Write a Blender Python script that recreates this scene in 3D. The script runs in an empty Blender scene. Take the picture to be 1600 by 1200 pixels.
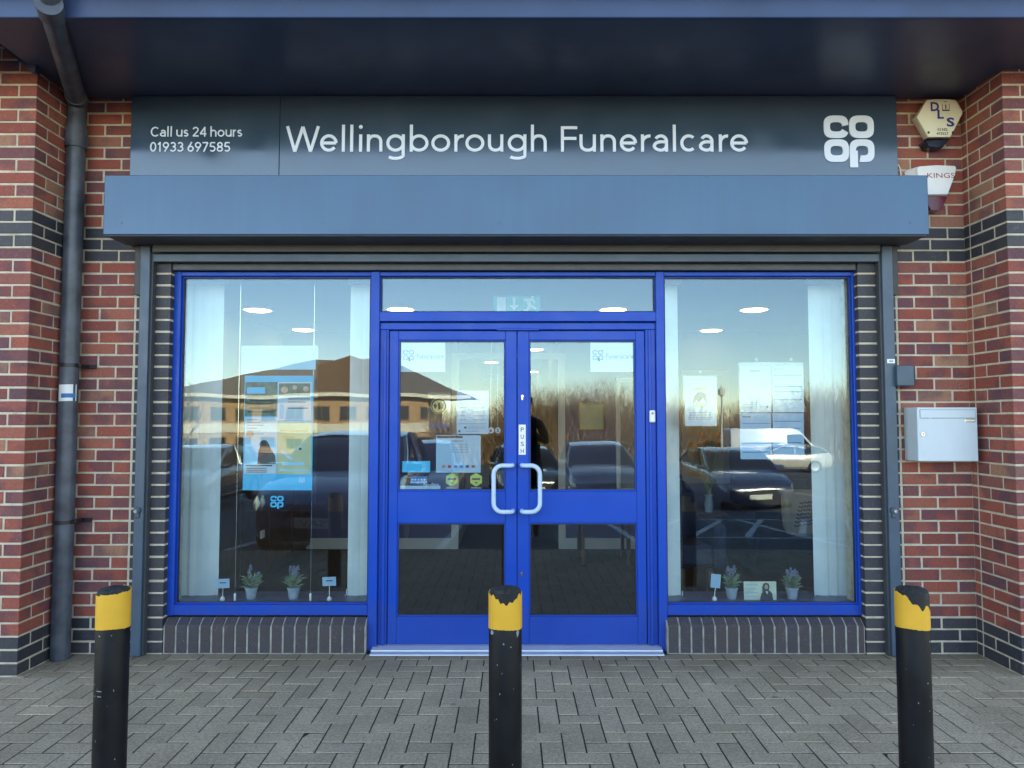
import bpy, math, random
from mathutils import Vector, Matrix
R = math.radians
sc = bpy.context.scene
COL = sc.collection
rnd = random.Random(7)

# ------------------------------------------------------------------ camera, sky, sun, exposure
F, PITCH = 1100.0, math.atan(55 / 1100)
CY, CZ = -4.48, 1.466
cam = bpy.data.cameras.new('camera')
camo = bpy.data.objects.new('camera', cam)
COL.objects.link(camo)
cam.sensor_width = 36
cam.lens = 36 * F / 1600
cam.clip_start, cam.clip_end = 0.05, 2000
camo.location = (0, CY, CZ)
camo.rotation_euler = (R(90) + PITCH, 0, 0)
sc.camera = camo

SUN_EL, SUN_ROT = R(22), R(18)
world = bpy.data.worlds.new('World')
sc.world = world
world.use_nodes = True
wn = world.node_tree
sky = wn.nodes.new('ShaderNodeTexSky')
sky.sky_type = 'NISHITA'
sky.sun_disc = False
sky.sun_elevation, sky.sun_rotation = SUN_EL, SUN_ROT
sky.air_density, sky.dust_density, sky.ozone_density = 1.0, 0.0, 0.9
sky.altitude = 900
wn.links.new(sky.outputs[0], wn.nodes['Background'].inputs[0])
wn.nodes['Background'].inputs[1].default_value = 0.15
sl = bpy.data.lights.new('sun', 'SUN')
sl.energy, sl.angle, sl.color = 5.0, R(0.5), (1.0, 0.80, 0.58)
so = bpy.data.objects.new('sun', sl)
COL.objects.link(so)
sdir = Vector((math.sin(SUN_ROT) * math.cos(SUN_EL), math.cos(SUN_ROT) * math.cos(SUN_EL), math.sin(SUN_EL)))
so.rotation_euler = sdir.to_track_quat('Z', 'Y').to_euler()
so.location = sdir * 60
sc.view_settings.view_transform = 'Standard'
sc.view_settings.look = 'None'
sc.view_settings.gamma = 1
sc.view_settings.exposure = 2.33
sc.view_settings.use_white_balance = True
sc.view_settings.white_balance_temperature = 7400
sc.view_settings.white_balance_tint = 12
sc.cycles.use_denoising = True
sc.cycles.max_bounces = 10
sc.cycles.diffuse_bounces = 4
sc.cycles.glossy_bounces = 5
sc.cycles.transparent_max_bounces = 24
sc.cycles.caustics_reflective = False
sc.cycles.caustics_refractive = False
sc.cycles.sample_clamp_indirect = 6


def W(px, py, y):                      # photo pixel -> (x, z) on the plane at depth y
    up = (600 - py) / F
    dy = math.cos(PITCH) - up * math.sin(PITCH)
    dz = math.sin(PITCH) + up * math.cos(PITCH)
    t = (y - CY) / dy
    return (px - 800) / F * t, CZ + dz * t


def WX(px, y, py=655): return W(px, py, y)[0]
def WZ(py, y): return W(800, py, y)[1]
def RX(px, yreal): return W(px, 655, 0.2 - yreal)[0]     # mirrored in the glass: x of a thing standing at depth yreal in front
def RZ(py, yreal): return W(800, py, 0.2 - yreal)[1]


def gz(y):                              # height of the car park, falling gently away from the shop
    P = [(-300, -1.8), (-60, -1.65), (-45, -1.42), (-25, -1.12), (-15, -0.80), (-3.35, -0.03), (300, -0.03)]
    for (a, za), (b, zb) in zip(P, P[1:]):
        if a <= y <= b:
            return za + (zb - za) * (y - a) / (b - a)
    return -0.03


# ------------------------------------------------------------------ materials
class N:
    def __init__(s, name):
        s.m = bpy.data.materials.new(name)
        s.m.use_nodes = True
        s.t = s.m.node_tree
        s.b = s.t.nodes['Principled BSDF']
        s.out = s.t.nodes['Material Output']

    def n(s, typ, **kw):
        x = s.t.nodes.new('ShaderNode' + typ)
        for k, v in kw.items():
            if isinstance(k, str) and hasattr(x, k):
                setattr(x, k, v)
        return x

    def l(s, a, b): s.t.links.new(a, b)

    def noise(s, scale, detail=4, vec=None, rough=0.55):
        x = s.n('TexNoise')
        x.inputs['Scale'].default_value = scale
        x.inputs['Detail'].default_value = detail
        x.inputs['Roughness'].default_value = rough
        s.l(vec or s.co(), x.inputs['Vector'])
        return x.outputs[0]

    def co(s, scale=None):
        if not hasattr(s, '_c'):
            s._c = s.n('TexCoord').outputs['Object']
        if scale is None:
            return s._c
        mp = s.n('Mapping')
        mp.inputs['Scale'].default_value = scale
        s.l(s._c, mp.inputs[0])
        return mp.outputs[0]

    def ramp(s, fac, stops, interp='LINEAR'):
        x = s.n('ValToRGB')
        cr = x.color_ramp
        cr.interpolation = interp
        while len(cr.elements) < len(stops):
            cr.elements.new(0.5)
        for e, (p, c) in zip(cr.elements, stops):
            e.position = p
            e.color = (c if not isinstance(c, (int, float)) else (c, c, c)) + (1,) if not isinstance(c, (int, float)) else (c, c, c, 1)
        s.l(fac, x.inputs[0])
        return x.outputs[0]

    def mix(s, fac, a, b, blend='MIX'):
        x = s.n('Mix', data_type='RGBA', blend_type=blend)
        for sock, v in ((x.inputs[0], fac), (x.inputs[6], a), (x.inputs[7], b)):
            if isinstance(v, (int, float)):
                sock.default_value = v
            elif isinstance(v, tuple):
                sock.default_value = v + (1,)
            else:
                s.l(v, sock)
        return x.outputs[2]

    def bump(s, h, strength=0.3, dist=0.002):
        x = s.n('Bump')
        x.inputs['Strength'].default_value = strength
        x.inputs['Distance'].default_value = dist
        s.l(h, x.inputs['Height'])
        s.l(x.outputs[0], s.b.inputs['Normal'])

    def col(s, v):
        if isinstance(v, tuple):
            s.b.inputs['Base Color'].default_value = v + (1,)
        else:
            s.l(v, s.b.inputs['Base Color'])

    def set(s, rough=None, metal=None, spec=None, coat=None, ior=None):
        if rough is not None:
            if isinstance(rough, (int, float)):
                s.b.inputs['Roughness'].default_value = rough
            else:
                s.l(rough, s.b.inputs['Roughness'])
        if metal is not None: s.b.inputs['Metallic'].default_value = metal
        if spec is not None: s.b.inputs['Specular IOR Level'].default_value = spec
        if coat is not None: s.b.inputs['Coat Weight'].default_value = coat
        if ior is not None: s.b.inputs['IOR'].default_value = ior


def sc3(c, k): return tuple(min(1, x * k) for x in c)


CACHE = {}
def paint(name, c, rough=0.5, var=0.12, scale=6.0, metal=0, bump=0.0, bscale=60, spec=None, coat=None, ior=None):
    if name in CACHE:
        return CACHE[name]
    q = N(name)
    f = q.noise(scale, 5)
    q.col(q.ramp(f, [(0.3, sc3(c, 1 - var)), (0.7, sc3(c, 1 + var))]))
    q.set(q.ramp(q.noise(scale * 2.3, 3), [(0.3, max(0.02, rough - 0.06)), (0.7, min(1, rough + 0.06))]), metal, spec, coat, ior)
    if bump:
        q.bump(q.noise(bscale, 4), bump, 0.002)
    CACHE[name] = q.m
    return q.m


def emit(name, c, s):
    q = N(name)
    q.b.inputs['Base Color'].default_value = c + (1,)
    q.b.inputs['Emission Color'].default_value = c + (1,)
    q.b.inputs['Emission Strength'].default_value = s
    return q.m


def brick_mat(name, stops, burn, spk, rough=0.85):
    q = N(name)
    isl = q.n('NewGeometry').outputs['Random Per Island']
    base = q.ramp(isl, stops)
    # each brick gets its own patch of kiln burn, so shift the noise by the island value
    add = q.n('VectorMath', operation='MULTIPLY_ADD')
    cmb = q.n('CombineXYZ')
    for i in range(3): q.l(isl, cmb.inputs[i])
    q.l(cmb.outputs[0], add.inputs[0])
    add.inputs[1].default_value = (37, 53, 71)
    q.l(q.co(), add.inputs[2])
    big = q.n('TexNoise')
    big.inputs['Scale'].default_value = 5.5
    big.inputs['Detail'].default_value = 1.5
    q.l(add.outputs[0], big.inputs['Vector'])
    c1 = q.mix(q.ramp(big.outputs[0], [(0.50, 0.0), (0.62, 0.55)]), base, burn)
    fine = q.noise(70, 5, rough=0.7)
    c2 = q.mix(0.42, c1, q.ramp(fine, [(0.25, (0.2, 0.2, 0.2)), (0.75, (0.8, 0.8, 0.8))]), 'OVERLAY')
    vo = q.n('TexVoronoi')
    vo.inputs['Scale'].default_value = 130
    q.l(q.co(), vo.inputs['Vector'])
    sp = q.n('Math', operation='MULTIPLY')
    q.l(q.ramp(vo.outputs['Distance'], [(0.10, 1.0), (0.24, 0.0)]), sp.inputs[0])
    q.l(q.ramp(q.noise(22, 3), [(0.52, 0.0), (0.66, 1.0)]), sp.inputs[1])
    c3 = q.mix(sp.outputs[0], c2, spk)
    smear = q.ramp(q.noise(15, 6, rough=0.75), [(0.64, 0.0), (0.76, 0.45)])
    c4 = q.mix(smear, c3, (0.42, 0.37, 0.31))
    q.col(c4)
    q.set(rough)
    q.bump(q.noise(110, 6, rough=0.7), 0.55, 0.003)
    return q.m


M = {}
M['brick'] = brick_mat('red_multi_brick', [(0.0, (0.263, 0.065, 0.044)), (0.22, (0.322, 0.084, 0.055)), (0.45, (0.214, 0.056, 0.046)),
                                            (0.62, (0.351, 0.113, 0.071)), (0.76, (0.152, 0.060, 0.066)), (0.88, (0.283, 0.077, 0.060)), (1.0, (0.351, 0.178, 0.110))],
                       (0.083, 0.044, 0.066), (0.409, 0.336, 0.296))
M['dark_brick'] = brick_mat('blue_engineering_brick', [(0.0, (0.030, 0.032, 0.042)), (0.5, (0.042, 0.042, 0.052)), (1.0, (0.050, 0.044, 0.050))],
                            (0.022, 0.024, 0.034), (0.28, 0.28, 0.28), 0.62)
M['sill_brick'] = brick_mat('brown_plinth_brick', [(0.0, (0.046, 0.040, 0.044)), (0.5, (0.062, 0.048, 0.050)), (1.0, (0.046, 0.042, 0.052))],
                            (0.052, 0.048, 0.062), (0.36, 0.34, 0.33), 0.7)


def mortar():
    q = N('mortar')
    q.col(q.ramp(q.noise(14, 6, rough=0.7), [(0.25, (0.34, 0.30, 0.22)), (0.5, (0.54, 0.475, 0.36)), (0.8, (0.66, 0.60, 0.48))]))
    q.set(0.95)
    q.bump(q.noise(160, 4), 0.6, 0.003)
    return q.m
M['mortar'] = mortar()



def paver():
    q = N('paver_block')
    isl = q.n('NewGeometry').outputs['Random Per Island']
    base = q.ramp(isl, [(0, (0.41, 0.318, 0.212)), (0.35, (0.52, 0.408, 0.278)), (0.7, (0.46, 0.365, 0.252)), (1, (0.56, 0.440, 0.302))])
    n2 = q.noise(1.3, 5, rough=0.65)
    c = q.mix(q.ramp(n2, [(0.35, 0.55), (0.62, 0.0)]), base, (0.25, 0.195, 0.128))
    c = q.mix(0.75, c, q.ramp(q.noise(70, 6, rough=0.85), [(0.28, (0.12, 0.12, 0.12)), (0.72, (0.88, 0.88, 0.88))]), 'OVERLAY')
    vo = q.n('TexVoronoi')
    vo.inputs['Scale'].default_value = 95
    q.l(q.co(), vo.inputs['Vector'])
    sp = q.n('Math', operation='MULTIPLY')
    q.l(q.ramp(vo.outputs['Distance'], [(0.10, 1.0), (0.22, 0.0)]), sp.inputs[0])
    q.l(q.ramp(q.noise(9, 3), [(0.50, 0.0), (0.62, 1.0)]), sp.inputs[1])
    c = q.mix(sp.outputs[0], c, (0.66, 0.63, 0.57))
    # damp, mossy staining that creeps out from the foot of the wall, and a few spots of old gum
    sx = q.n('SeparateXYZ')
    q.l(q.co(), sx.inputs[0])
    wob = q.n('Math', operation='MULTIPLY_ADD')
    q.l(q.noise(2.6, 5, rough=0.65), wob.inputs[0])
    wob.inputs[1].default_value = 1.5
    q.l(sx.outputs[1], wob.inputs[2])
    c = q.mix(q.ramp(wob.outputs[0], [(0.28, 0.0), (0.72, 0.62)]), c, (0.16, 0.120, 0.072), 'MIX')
    vg = q.n('TexVoronoi')
    vg.inputs['Scale'].default_value = 3.1
    q.l(q.co(), vg.inputs['Vector'])
    c = q.mix(q.ramp(vg.outputs['Distance'], [(0.045, 0.6), (0.06, 0.0)]), c, (0.10, 0.09, 0.075))
    vd = q.n('TexVoronoi')
    vd.inputs['Scale'].default_value = 60
    q.l(q.co(), vd.inputs['Vector'])
    sd = q.n('Math', operation='MULTIPLY')
    q.l(q.ramp(vd.outputs['Distance'], [(0.12, 1.0), (0.24, 0.0)]), sd.inputs[0])
    q.l(q.ramp(q.noise(7, 3), [(0.48, 0.0), (0.6, 0.8)]), sd.inputs[1])
    c = q.mix(sd.outputs[0], c, (0.05, 0.046, 0.04))
    q.col(c)
    q.set(0.86)
    q.bump(q.noise(170, 5, rough=0.75), 0.7, 0.004)
    return q.m
M['paver'] = paver()
M['joint'] = paint('jointing_sand', (0.030, 0.026, 0.021), 1.0, 0.5, 30)


def asphalt():
    q = N('asphalt')
    c = q.ramp(q.noise(0.8, 5), [(0.3, (0.060, 0.063, 0.074)), (0.7, (0.085, 0.088, 0.100))])
    c = q.mix(0.4, c, q.ramp(q.noise(160, 3), [(0.3, (0.2, 0.2, 0.2)), (0.7, (0.8, 0.8, 0.8))]), 'OVERLAY')
    q.col(c)
    q.set(0.9)
    q.bump(q.noise(150, 4), 0.7, 0.006)
    return q.m
M['asphalt'] = asphalt()


def glass(name, wav=0.0, base=0.064):
    q = N(name)
    q.t.nodes.remove(q.b)
    lw = q.n('LayerWeight')
    lw.inputs['Blend'].default_value = 0.5
    p = q.n('Math', operation='POWER')
    q.l(lw.outputs['Facing'], p.inputs[0])
    p.inputs[1].default_value = 4.0
    ma = q.n('Math', operation='MULTIPLY_ADD')
    q.l(p.outputs[0], ma.inputs[0])
    ma.inputs[1].default_value = 1 - base
    ma.inputs[2].default_value = base
    tr = q.n('BsdfTransparent')
    tr.inputs[0].default_value = (0.93, 0.965, 0.965, 1)
    gl = q.n('BsdfGlossy')
    gl.inputs['Roughness'].default_value = 0.0
    gl.inputs['Color'].default_value = (0.66, 0.87, 1, 1)
    if wav:
        b = q.n('Bump')
        b.inputs['Strength'].default_value = 1.0
        b.inputs['Distance'].default_value = wav
        q.l(q.noise(2.2, 1.0), b.inputs['Height'])
        q.l(b.outputs[0], gl.inputs['Normal'])
    mx = q.n('MixShader')
    q.l(ma.outputs[0], mx.inputs[0])
    q.l(tr.outputs[0], mx.inputs[1])
    q.l(gl.outputs[0], mx.inputs[2])
    q.l(mx.outputs[0], q.out.inputs[0])
    return q.m
M['glass'] = glass('window_glass', 0.0008)
M['door_glass'] = glass('door_glass', 0.0008)
M['acrylic'] = glass('acrylic', 0.0, 0.05)

M['blue'] = paint('blue_frame_paint', (0.0, 0.045, 0.37), 0.36, 0.04, 3, spec=0.25)
def blue_frame():
    q = N('blue_frame_aluminium')
    c0 = q.ramp(q.noise(3, 5), [(0.3, (0.0, 0.056, 0.39)), (0.7, (0.0, 0.063, 0.43))])
    sc_ = q.ramp(q.noise(34, 6, vec=q.co((1, 1, .25)), rough=0.8), [(0.62, 0.0), (0.74, 0.35)])
    c1 = q.mix(sc_, c0, (0.02, 0.06, 0.26))
    sz = q.n('SeparateXYZ')
    q.l(q.co(), sz.inputs[0])
    ad = q.n('Math', operation='MULTIPLY_ADD')
    q.l(q.noise(6, 5, rough=0.7), ad.inputs[0])
    ad.inputs[1].default_value = -0.5
    q.l(sz.outputs[2], ad.inputs[2])
    q.col(q.mix(q.ramp(ad.outputs[0], [(-0.06, 0.22), (0.06, 0.0)]), c1, (0.05, 0.06, 0.12)))
    q.set(q.ramp(q.noise(5, 4), [(0.3, 0.28), (0.7, 0.46)]), None, 0.28)
    return q.m
M['blue'] = blue_frame()
M['sign'] = paint('sign_panel', (0.036, 0.066, 0.102), 0.15, 0.08, 2, ior=1.8)
def streaked(name, c, rough, spec, amt):
    q = N(name)
    st = q.noise(1.0, 6, vec=q.co((14, 14, .7)), rough=0.7)
    cl = q.noise(2.2, 5)
    a_ = q.ramp(st, [(0.42, sc3(c, 1 - amt)), (0.60, sc3(c, 1 + amt))])
    q.col(q.mix(q.ramp(cl, [(0.45, 0.0), (0.75, 0.35)]), a_, tuple(x * .7 + .05 for x in c)))
    q.set(q.ramp(cl, [(0.3, rough - .06), (0.7, rough + .10)]), None, spec)
    q.bump(q.noise(1.6, 2), 0.25, 0.004)
    return q.m
M['box'] = paint('shutter_grey', (0.022, 0.095, 0.195), 0.36, 0.05, 3, spec=0.6)
M['rail'] = paint('rail_grey', (0.044, 0.080, 0.122), 0.40, 0.12, 5, spec=0.5)
M['shut_dark'] = paint('shutter_slat_grey', (0.055, 0.062, 0.070), 0.5, 0.1, 6)
M['soffit'] = paint('soffit_dark', (0.056, 0.072, 0.120), 0.36, 0.22, 2.5, spec=0.5)
M['fascia'] = paint('fascia_blue_grey', (0.030, 0.055, 0.130), 0.38, 0.30, 1.2)
M['pipe'] = paint('drainpipe_plastic', (0.060, 0.072, 0.092), 0.42, 0.5, 7, bump=0.1)
M['black_plastic'] = paint('black_plastic', (0.012, 0.012, 0.014), 0.45, 0.2, 10)
M['white_letter'] = paint('white_lettering', (0.72, 0.79, 0.90), 0.35, 0.02, 5)
M['white_metal'] = paint('white_enamel', (0.52, 0.60, 0.65), 0.36, 0.04, 5)
M['white_plastic'] = paint('white_plastic', (0.74, 0.75, 0.74), 0.4, 0.04, 8)
M['cream'] = paint('cream_plastic', (0.80, 0.76, 0.56), 0.4, 0.05, 8)
M['maroon'] = paint('maroon_lens', (0.12, 0.010, 0.022), 0.2, 0.1, 8)
M['navy'] = paint('navy_lens', (0.012, 0.018, 0.032), 0.2, 0.1, 8)
M['navy_ink'] = paint('navy_ink', (0.015, 0.030, 0.20), 0.5, 0.05, 8)
M['red_ink'] = paint('red_ink', (0.35, 0.02, 0.04), 0.5, 0.05, 8)
M['dark_ink'] = paint('dark_ink', (0.03, 0.035, 0.045), 0.6, 0.05, 8)
M['grey_ink'] = paint('grey_ink', (0.22, 0.27, 0.31), 0.6, 0.05, 8)
M['blue_ink'] = paint('blue_ink', (0.03, 0.16, 0.40), 0.6, 0.05, 8)
M['cyan'] = paint('cyan_print', (0.01, 0.42, 0.72), 0.45, 0.05, 6)
M['pale_cyan'] = paint('pale_cyan_print', (0.30, 0.62, 0.82), 0.45, 0.06, 6)
M['paper'] = paint('white_paper', (0.44, 0.57, 0.66), 0.6, 0.03, 6)
M['pale_paper'] = paint('pale_blue_paper', (0.27, 0.43, 0.58), 0.6, 0.05, 6)
M['yellow_print'] = paint('yellow_print', (0.44, 0.49, 0.30), 0.6, 0.12, 8)
M['lime'] = paint('lime_sticker', (0.38, 0.44, 0.06), 0.5, 0.06, 8)
M['gold'] = paint('gold_print', (0.46, 0.32, 0.08), 0.5, 0.15, 12)
M['skin_print'] = paint('warm_print', (0.55, 0.36, 0.27), 0.6, 0.3, 14)
M['green_print'] = paint('dark_green_print', (0.05, 0.14, 0.12), 0.6, 0.5, 18)
M['alu'] = paint('threshold_aluminium', (0.62, 0.65, 0.67), 0.42, 0.08, 6, metal=0.55)
M['handle'] = paint('grey_white_handle', (0.46, 0.60, 0.76), 0.30, 0.03, 6)
M['chrome'] = paint('polished_metal', (0.70, 0.71, 0.73), 0.18, 0.05, 6, metal=1.0)
M['bollard'] = paint('bollard_black', (0.006, 0.0065, 0.008), 0.5, 0.6, 9, bump=0.25, bscale=35, spec=0.25)
M['yellow'] = paint('yellow_band', (0.78, 0.41, 0.030), 0.5, 0.07, 8, bump=0.05)
M['tarcap'] = paint('bollard_cap_tar', (0.022, 0.022, 0.022), 0.9, 0.7, 60, bump=1.0, bscale=90)
M['ceiling'] = paint('ceiling_white', (0.42, 0.44, 0.45), 0.9, 0.02, 3)
M['wallpaint'] = paint('interior_lilac', (0.115, 0.11, 0.20), 0.9, 0.05, 3)
M['wall_pale'] = paint('interior_pale', (0.22, 0.22, 0.23), 0.9, 0.05, 3)
M['skirting'] = paint('skirting_white', (0.60, 0.60, 0.58), 0.5, 0.03, 4)
M['carpet'] = paint('carpet_brown', (0.060, 0.050, 0.046), 1.0, 0.25, 40, bump=0.5, bscale=200)
M['wood'] = paint('brown_wood', (0.10, 0.052, 0.030), 0.4, 0.35, 5)
M['louvre'] = paint('blind_fabric', (0.62, 0.70, 0.70), 0.8, 0.04, 12)
M['pot'] = paint('grey_blue_pot', (0.26, 0.33, 0.40), 0.7, 0.15, 20)
M['leaf'] = paint('sage_leaf', (0.20, 0.26, 0.16), 0.7, 0.35, 40)
M['lavender'] = paint('lavender_bloom', (0.22, 0.25, 0.36), 0.8, 0.25, 60)
M['soil'] = paint('pot_soil', (0.05, 0.04, 0.03), 1.0, 0.3, 60)
M['navy_fabric'] = paint('navy_upholstery', (0.020, 0.022, 0.045), 0.9, 0.2, 20)
M['leaf_fabric'] = paint('cream_cushion', (0.40, 0.38, 0.33), 0.9, 0.05, 10)
M['orange'] = paint('orange_petal', (0.62, 0.16, 0.05), 0.6, 0.2, 20)
M['exit_green'] = emit('exit_green', (0.02, 0.36, 0.30), 0.06)
M['exit_white'] = emit('exit_white', (0.55, 0.75, 0.78), 0.05)
M['lamp'] = emit('lamp_glow', (1.0, 0.66, 0.20), 2.6)


# ------------------------------------------------------------------ mesh builder
class MB:
    def __init__(s):
        s.v, s.f, s.mi = [], [], []

    def add(s, vs, fs, mi=0):
        o = len(s.v)
        s.v += [tuple(p) for p in vs]
        s.f += [tuple(i + o for i in f) for f in fs]
        s.mi += [mi] * len(fs)

    def box(s, x0, x1, y0, y1, z0, z1, mi=0, c=0.0):
        if x0 > x1: x0, x1 = x1, x0
        if y0 > y1: y0, y1 = y1, y0
        if z0 > z1: z0, z1 = z1, z0
        if c <= 0:
            vs = [(x0, y0, z0), (x1, y0, z0), (x1, y1, z0), (x0, y1, z0), (x0, y0, z1), (x1, y0, z1), (x1, y1, z1), (x0, y1, z1)]
            s.add(vs, [(0, 3, 2, 1), (4, 5, 6, 7), (0, 1, 5, 4), (1, 2, 6, 5), (2, 3, 7, 6), (3, 0, 4, 7)], mi)
            return
        c = min(c, (x1 - x0) / 2.2, (y1 - y0) / 2.2, (z1 - z0) / 2.2)   # chamfered box
        vs, idx = [], {}
        for ix, X in enumerate((x0, x1)):
            for iy, Y in enumerate((y0, y1)):
                for iz, Z in enumerate((z0, z1)):
                    dx, dy, dz = (c if ix == 0 else -c), (c if iy == 0 else -c), (c if iz == 0 else -c)
                    for ax in range(3):
                        idx[(ix, iy, iz, ax)] = len(vs)
                        vs.append((X + (0 if ax == 0 else dx), Y + (0 if ax == 1 else dy), Z + (0 if ax == 2 else dz)))
        fs = []
        def q(*k): fs.append(tuple(idx[a] for a in k))
        q((0, 0, 0, 0), (0, 0, 1, 0), (0, 1, 1, 0), (0, 1, 0, 0)); q((1, 0, 0, 0), (1, 1, 0, 0), (1, 1, 1, 0), (1, 0, 1, 0))
        q((0, 0, 0, 1), (1, 0, 0, 1), (1, 0, 1, 1), (0, 0, 1, 1)); q((0, 1, 0, 1), (0, 1, 1, 1), (1, 1, 1, 1), (1, 1, 0, 1))
        q((0, 0, 0, 2), (0, 1, 0, 2), (1, 1, 0, 2), (1, 0, 0, 2)); q((0, 0, 1, 2), (1, 0, 1, 2), (1, 1, 1, 2), (0, 1, 1, 2))
        for a in (0, 1):
            for b in (0, 1):
                q((a, b, 0, 0), (a, b, 1, 0), (a, b, 1, 1), (a, b, 0, 1))
                q((a, 0, b, 0), (a, 1, b, 0), (a, 1, b, 2), (a, 0, b, 2))
                q((0, a, b, 1), (1, a, b, 1), (1, a, b, 2), (0, a, b, 2))
                for d in (0, 1):
                    q((a, b, d, 0), (a, b, d, 1), (a, b, d, 2))
        s.add(vs, fs, mi)

    def prism(s, poly, y0, y1, mi=0):                    # polygon in x,z extruded along y
        n = len(poly)
        vs = [(x, y0, z) for x, z in poly] + [(x, y1, z) for x, z in poly]
        s.add(vs, [tuple(range(n)), tuple(range(2 * n - 1, n - 1, -1))] + [(i, i + n, (i + 1) % n + n, (i + 1) % n) for i in range(n)], mi)

    def loft(s, rings, cap=True, mi=0, close=True):
        n = len(rings[0])
        vs = [p for r in rings for p in r]
        fs = []
        for k in range(len(rings) - 1):
            for i in range(n if close else n - 1):
                j = (i + 1) % n
                fs.append((k * n + i, k * n + j, (k + 1) * n + j, (k + 1) * n + i))
        if cap:
            fs.append(tuple(range(n - 1, -1, -1)))
            fs.append(tuple((len(rings) - 1) * n + i for i in range(n)))
        s.add(vs, fs, mi)

    def tube(s, path, r, n=10, mi=0, cap=True):
        path = [Vector(p) for p in path]
        rs = r if isinstance(r, (list, tuple)) else [r] * len(path)
        rings, prev = [], None
        for i, p in enumerate(path):
            a = path[max(i - 1, 0)]; b = path[min(i + 1, len(path) - 1)]
            t = (b - a).normalized()
            if prev is None:
                u = t.orthogonal().normalized()
            else:
                u = (prev - t * prev.dot(t)).normalized()
            prev = u
            w = t.cross(u)
            rings.append([tuple(p + (u * math.cos(2 * math.pi * k / n) + w * math.sin(2 * math.pi * k / n)) * rs[i]) for k in range(n)])
        s.loft(rings, cap, mi)

    def lathe(s, prof, cx, cy, n=24, mi=0):                # profile (r, z) turned round a vertical axis
        rings = [[(cx + r * math.cos(2 * math.pi * k / n), cy + r * math.sin(2 * math.pi * k / n), z) for k in range(n)] for r, z in prof]
        s.loft(rings, True, mi)

    def disc_y(s, cx, cz, r, y0, y1, n=16, mi=0, rz=None):
        s.prism([(cx + r * math.cos(2 * math.pi * k / n), cz + (rz or r) * math.sin(2 * math.pi * k / n)) for k in range(n)], y0, y1, mi)

    def build(s, name, mats, parent=None, smooth=False, bevel=0, kind=None):
        me = bpy.data.meshes.new(name)
        me.from_pydata(s.v, [], s.f)
        if not isinstance(mats, (list, tuple)):
            mats = [mats]
        for m in mats:
            me.materials.append(M[m] if isinstance(m, str) else m)
        if len(mats) > 1:
            me.polygons.foreach_set('material_index', s.mi)
        import bmesh
        bm = bmesh.new()
        bm.from_mesh(me)
        bmesh.ops.recalc_face_normals(bm, faces=bm.faces)
        bm.to_mesh(me)
        bm.free()
        if smooth:
            me.polygons.foreach_set('use_smooth', [True] * len(me.polygons))
            me.set_sharp_from_angle(angle=R(38))
        me.update()
        o = bpy.data.objects.new(name, me)
        COL.objects.link(o)
        if bevel:
            b = o.modifiers.new('bevel', 'BEVEL')
            b.width, b.segments, b.limit_method, b.angle_limit = bevel, 2, 'ANGLE', R(40)
            b.harden_normals = False
        if parent is not None:
            attach(o, parent)
        if kind:
            o['kind'] = kind
        return o


def attach(o, parent):
    o.parent = parent
    bpy.context.view_layer.update()
    o.matrix_parent_inverse = parent.matrix_world.inverted()


def tag(o, label, cat, group=None):
    o['label'], o['category'] = label, cat
    if group:
        o['group'] = group
    return o


def thing(name, label, cat, loc=(0, 0, 0), group=None):
    o = bpy.data.objects.new(name, None)
    COL.objects.link(o)
    o.location = loc
    o.empty_display_size = 0.1
    bpy.context.view_layer.update()
    return tag(o, label, cat, group)


def copy_tree(o, parent=None):
    c = o.copy()
    COL.objects.link(c)
    if parent is not None:
        c.parent = parent
        c.matrix_parent_inverse = o.matrix_parent_inverse.copy()
    for ch in list(o.children):
        copy_tree(ch, c)
    return c


# text with the built-in font, fitted into a rectangle on the plane y, facing the street
def text(mb, s, x0, x1, z0, z1, y, mi=0, keep=False, mirror=False, shear=0, bold=0.0):
    cu = bpy.data.curves.new('t', 'FONT')
    cu.body = s
    cu.resolution_u = 3
    cu.shear = shear
    cu.offset = bold
    ob = bpy.data.objects.new('t', cu)
    COL.objects.link(ob)
    dg = bpy.context.evaluated_depsgraph_get()
    me = bpy.data.meshes.new_from_object(ob.evaluated_get(dg))
    vs = [v.co for v in me.vertices]
    if vs:
        ax, bx = min(v.x for v in vs), max(v.x for v in vs)
        az, bz = min(v.y for v in vs), max(v.y for v in vs)
        kx, kz = (x1 - x0) / (bx - ax), (z1 - z0) / (bz - az)
        if keep:
            kx = kz = min(kx, kz)
        pts = []
        for v in vs:
            u = (bx - v.x) if mirror else (v.x - ax)
            pts.append((x0 + u * kx, y, z0 + (v.y - az) * kz))
        mb.add(pts, [tuple(p.vertices) for p in me.polygons], mi)
    bpy.data.objects.remove(ob)
    bpy.data.curves.remove(cu)
    bpy.data.meshes.remove(me)


# ------------------------------------------------------------------ stroke lettering (geometric sans) for the shop sign
def arc(cx, cz, rx, rz, a0, a1, n=22, e=1.0):
    out = []
    for i in range(n + 1):
        a = R(a0 + (a1 - a0) * i / n)
        ca, sa = math.cos(a), math.sin(a)
        out.append((cx + rx * math.copysign(abs(ca) ** e, ca), cz + rz * math.copysign(abs(sa) ** e, sa)))
    return out


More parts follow.
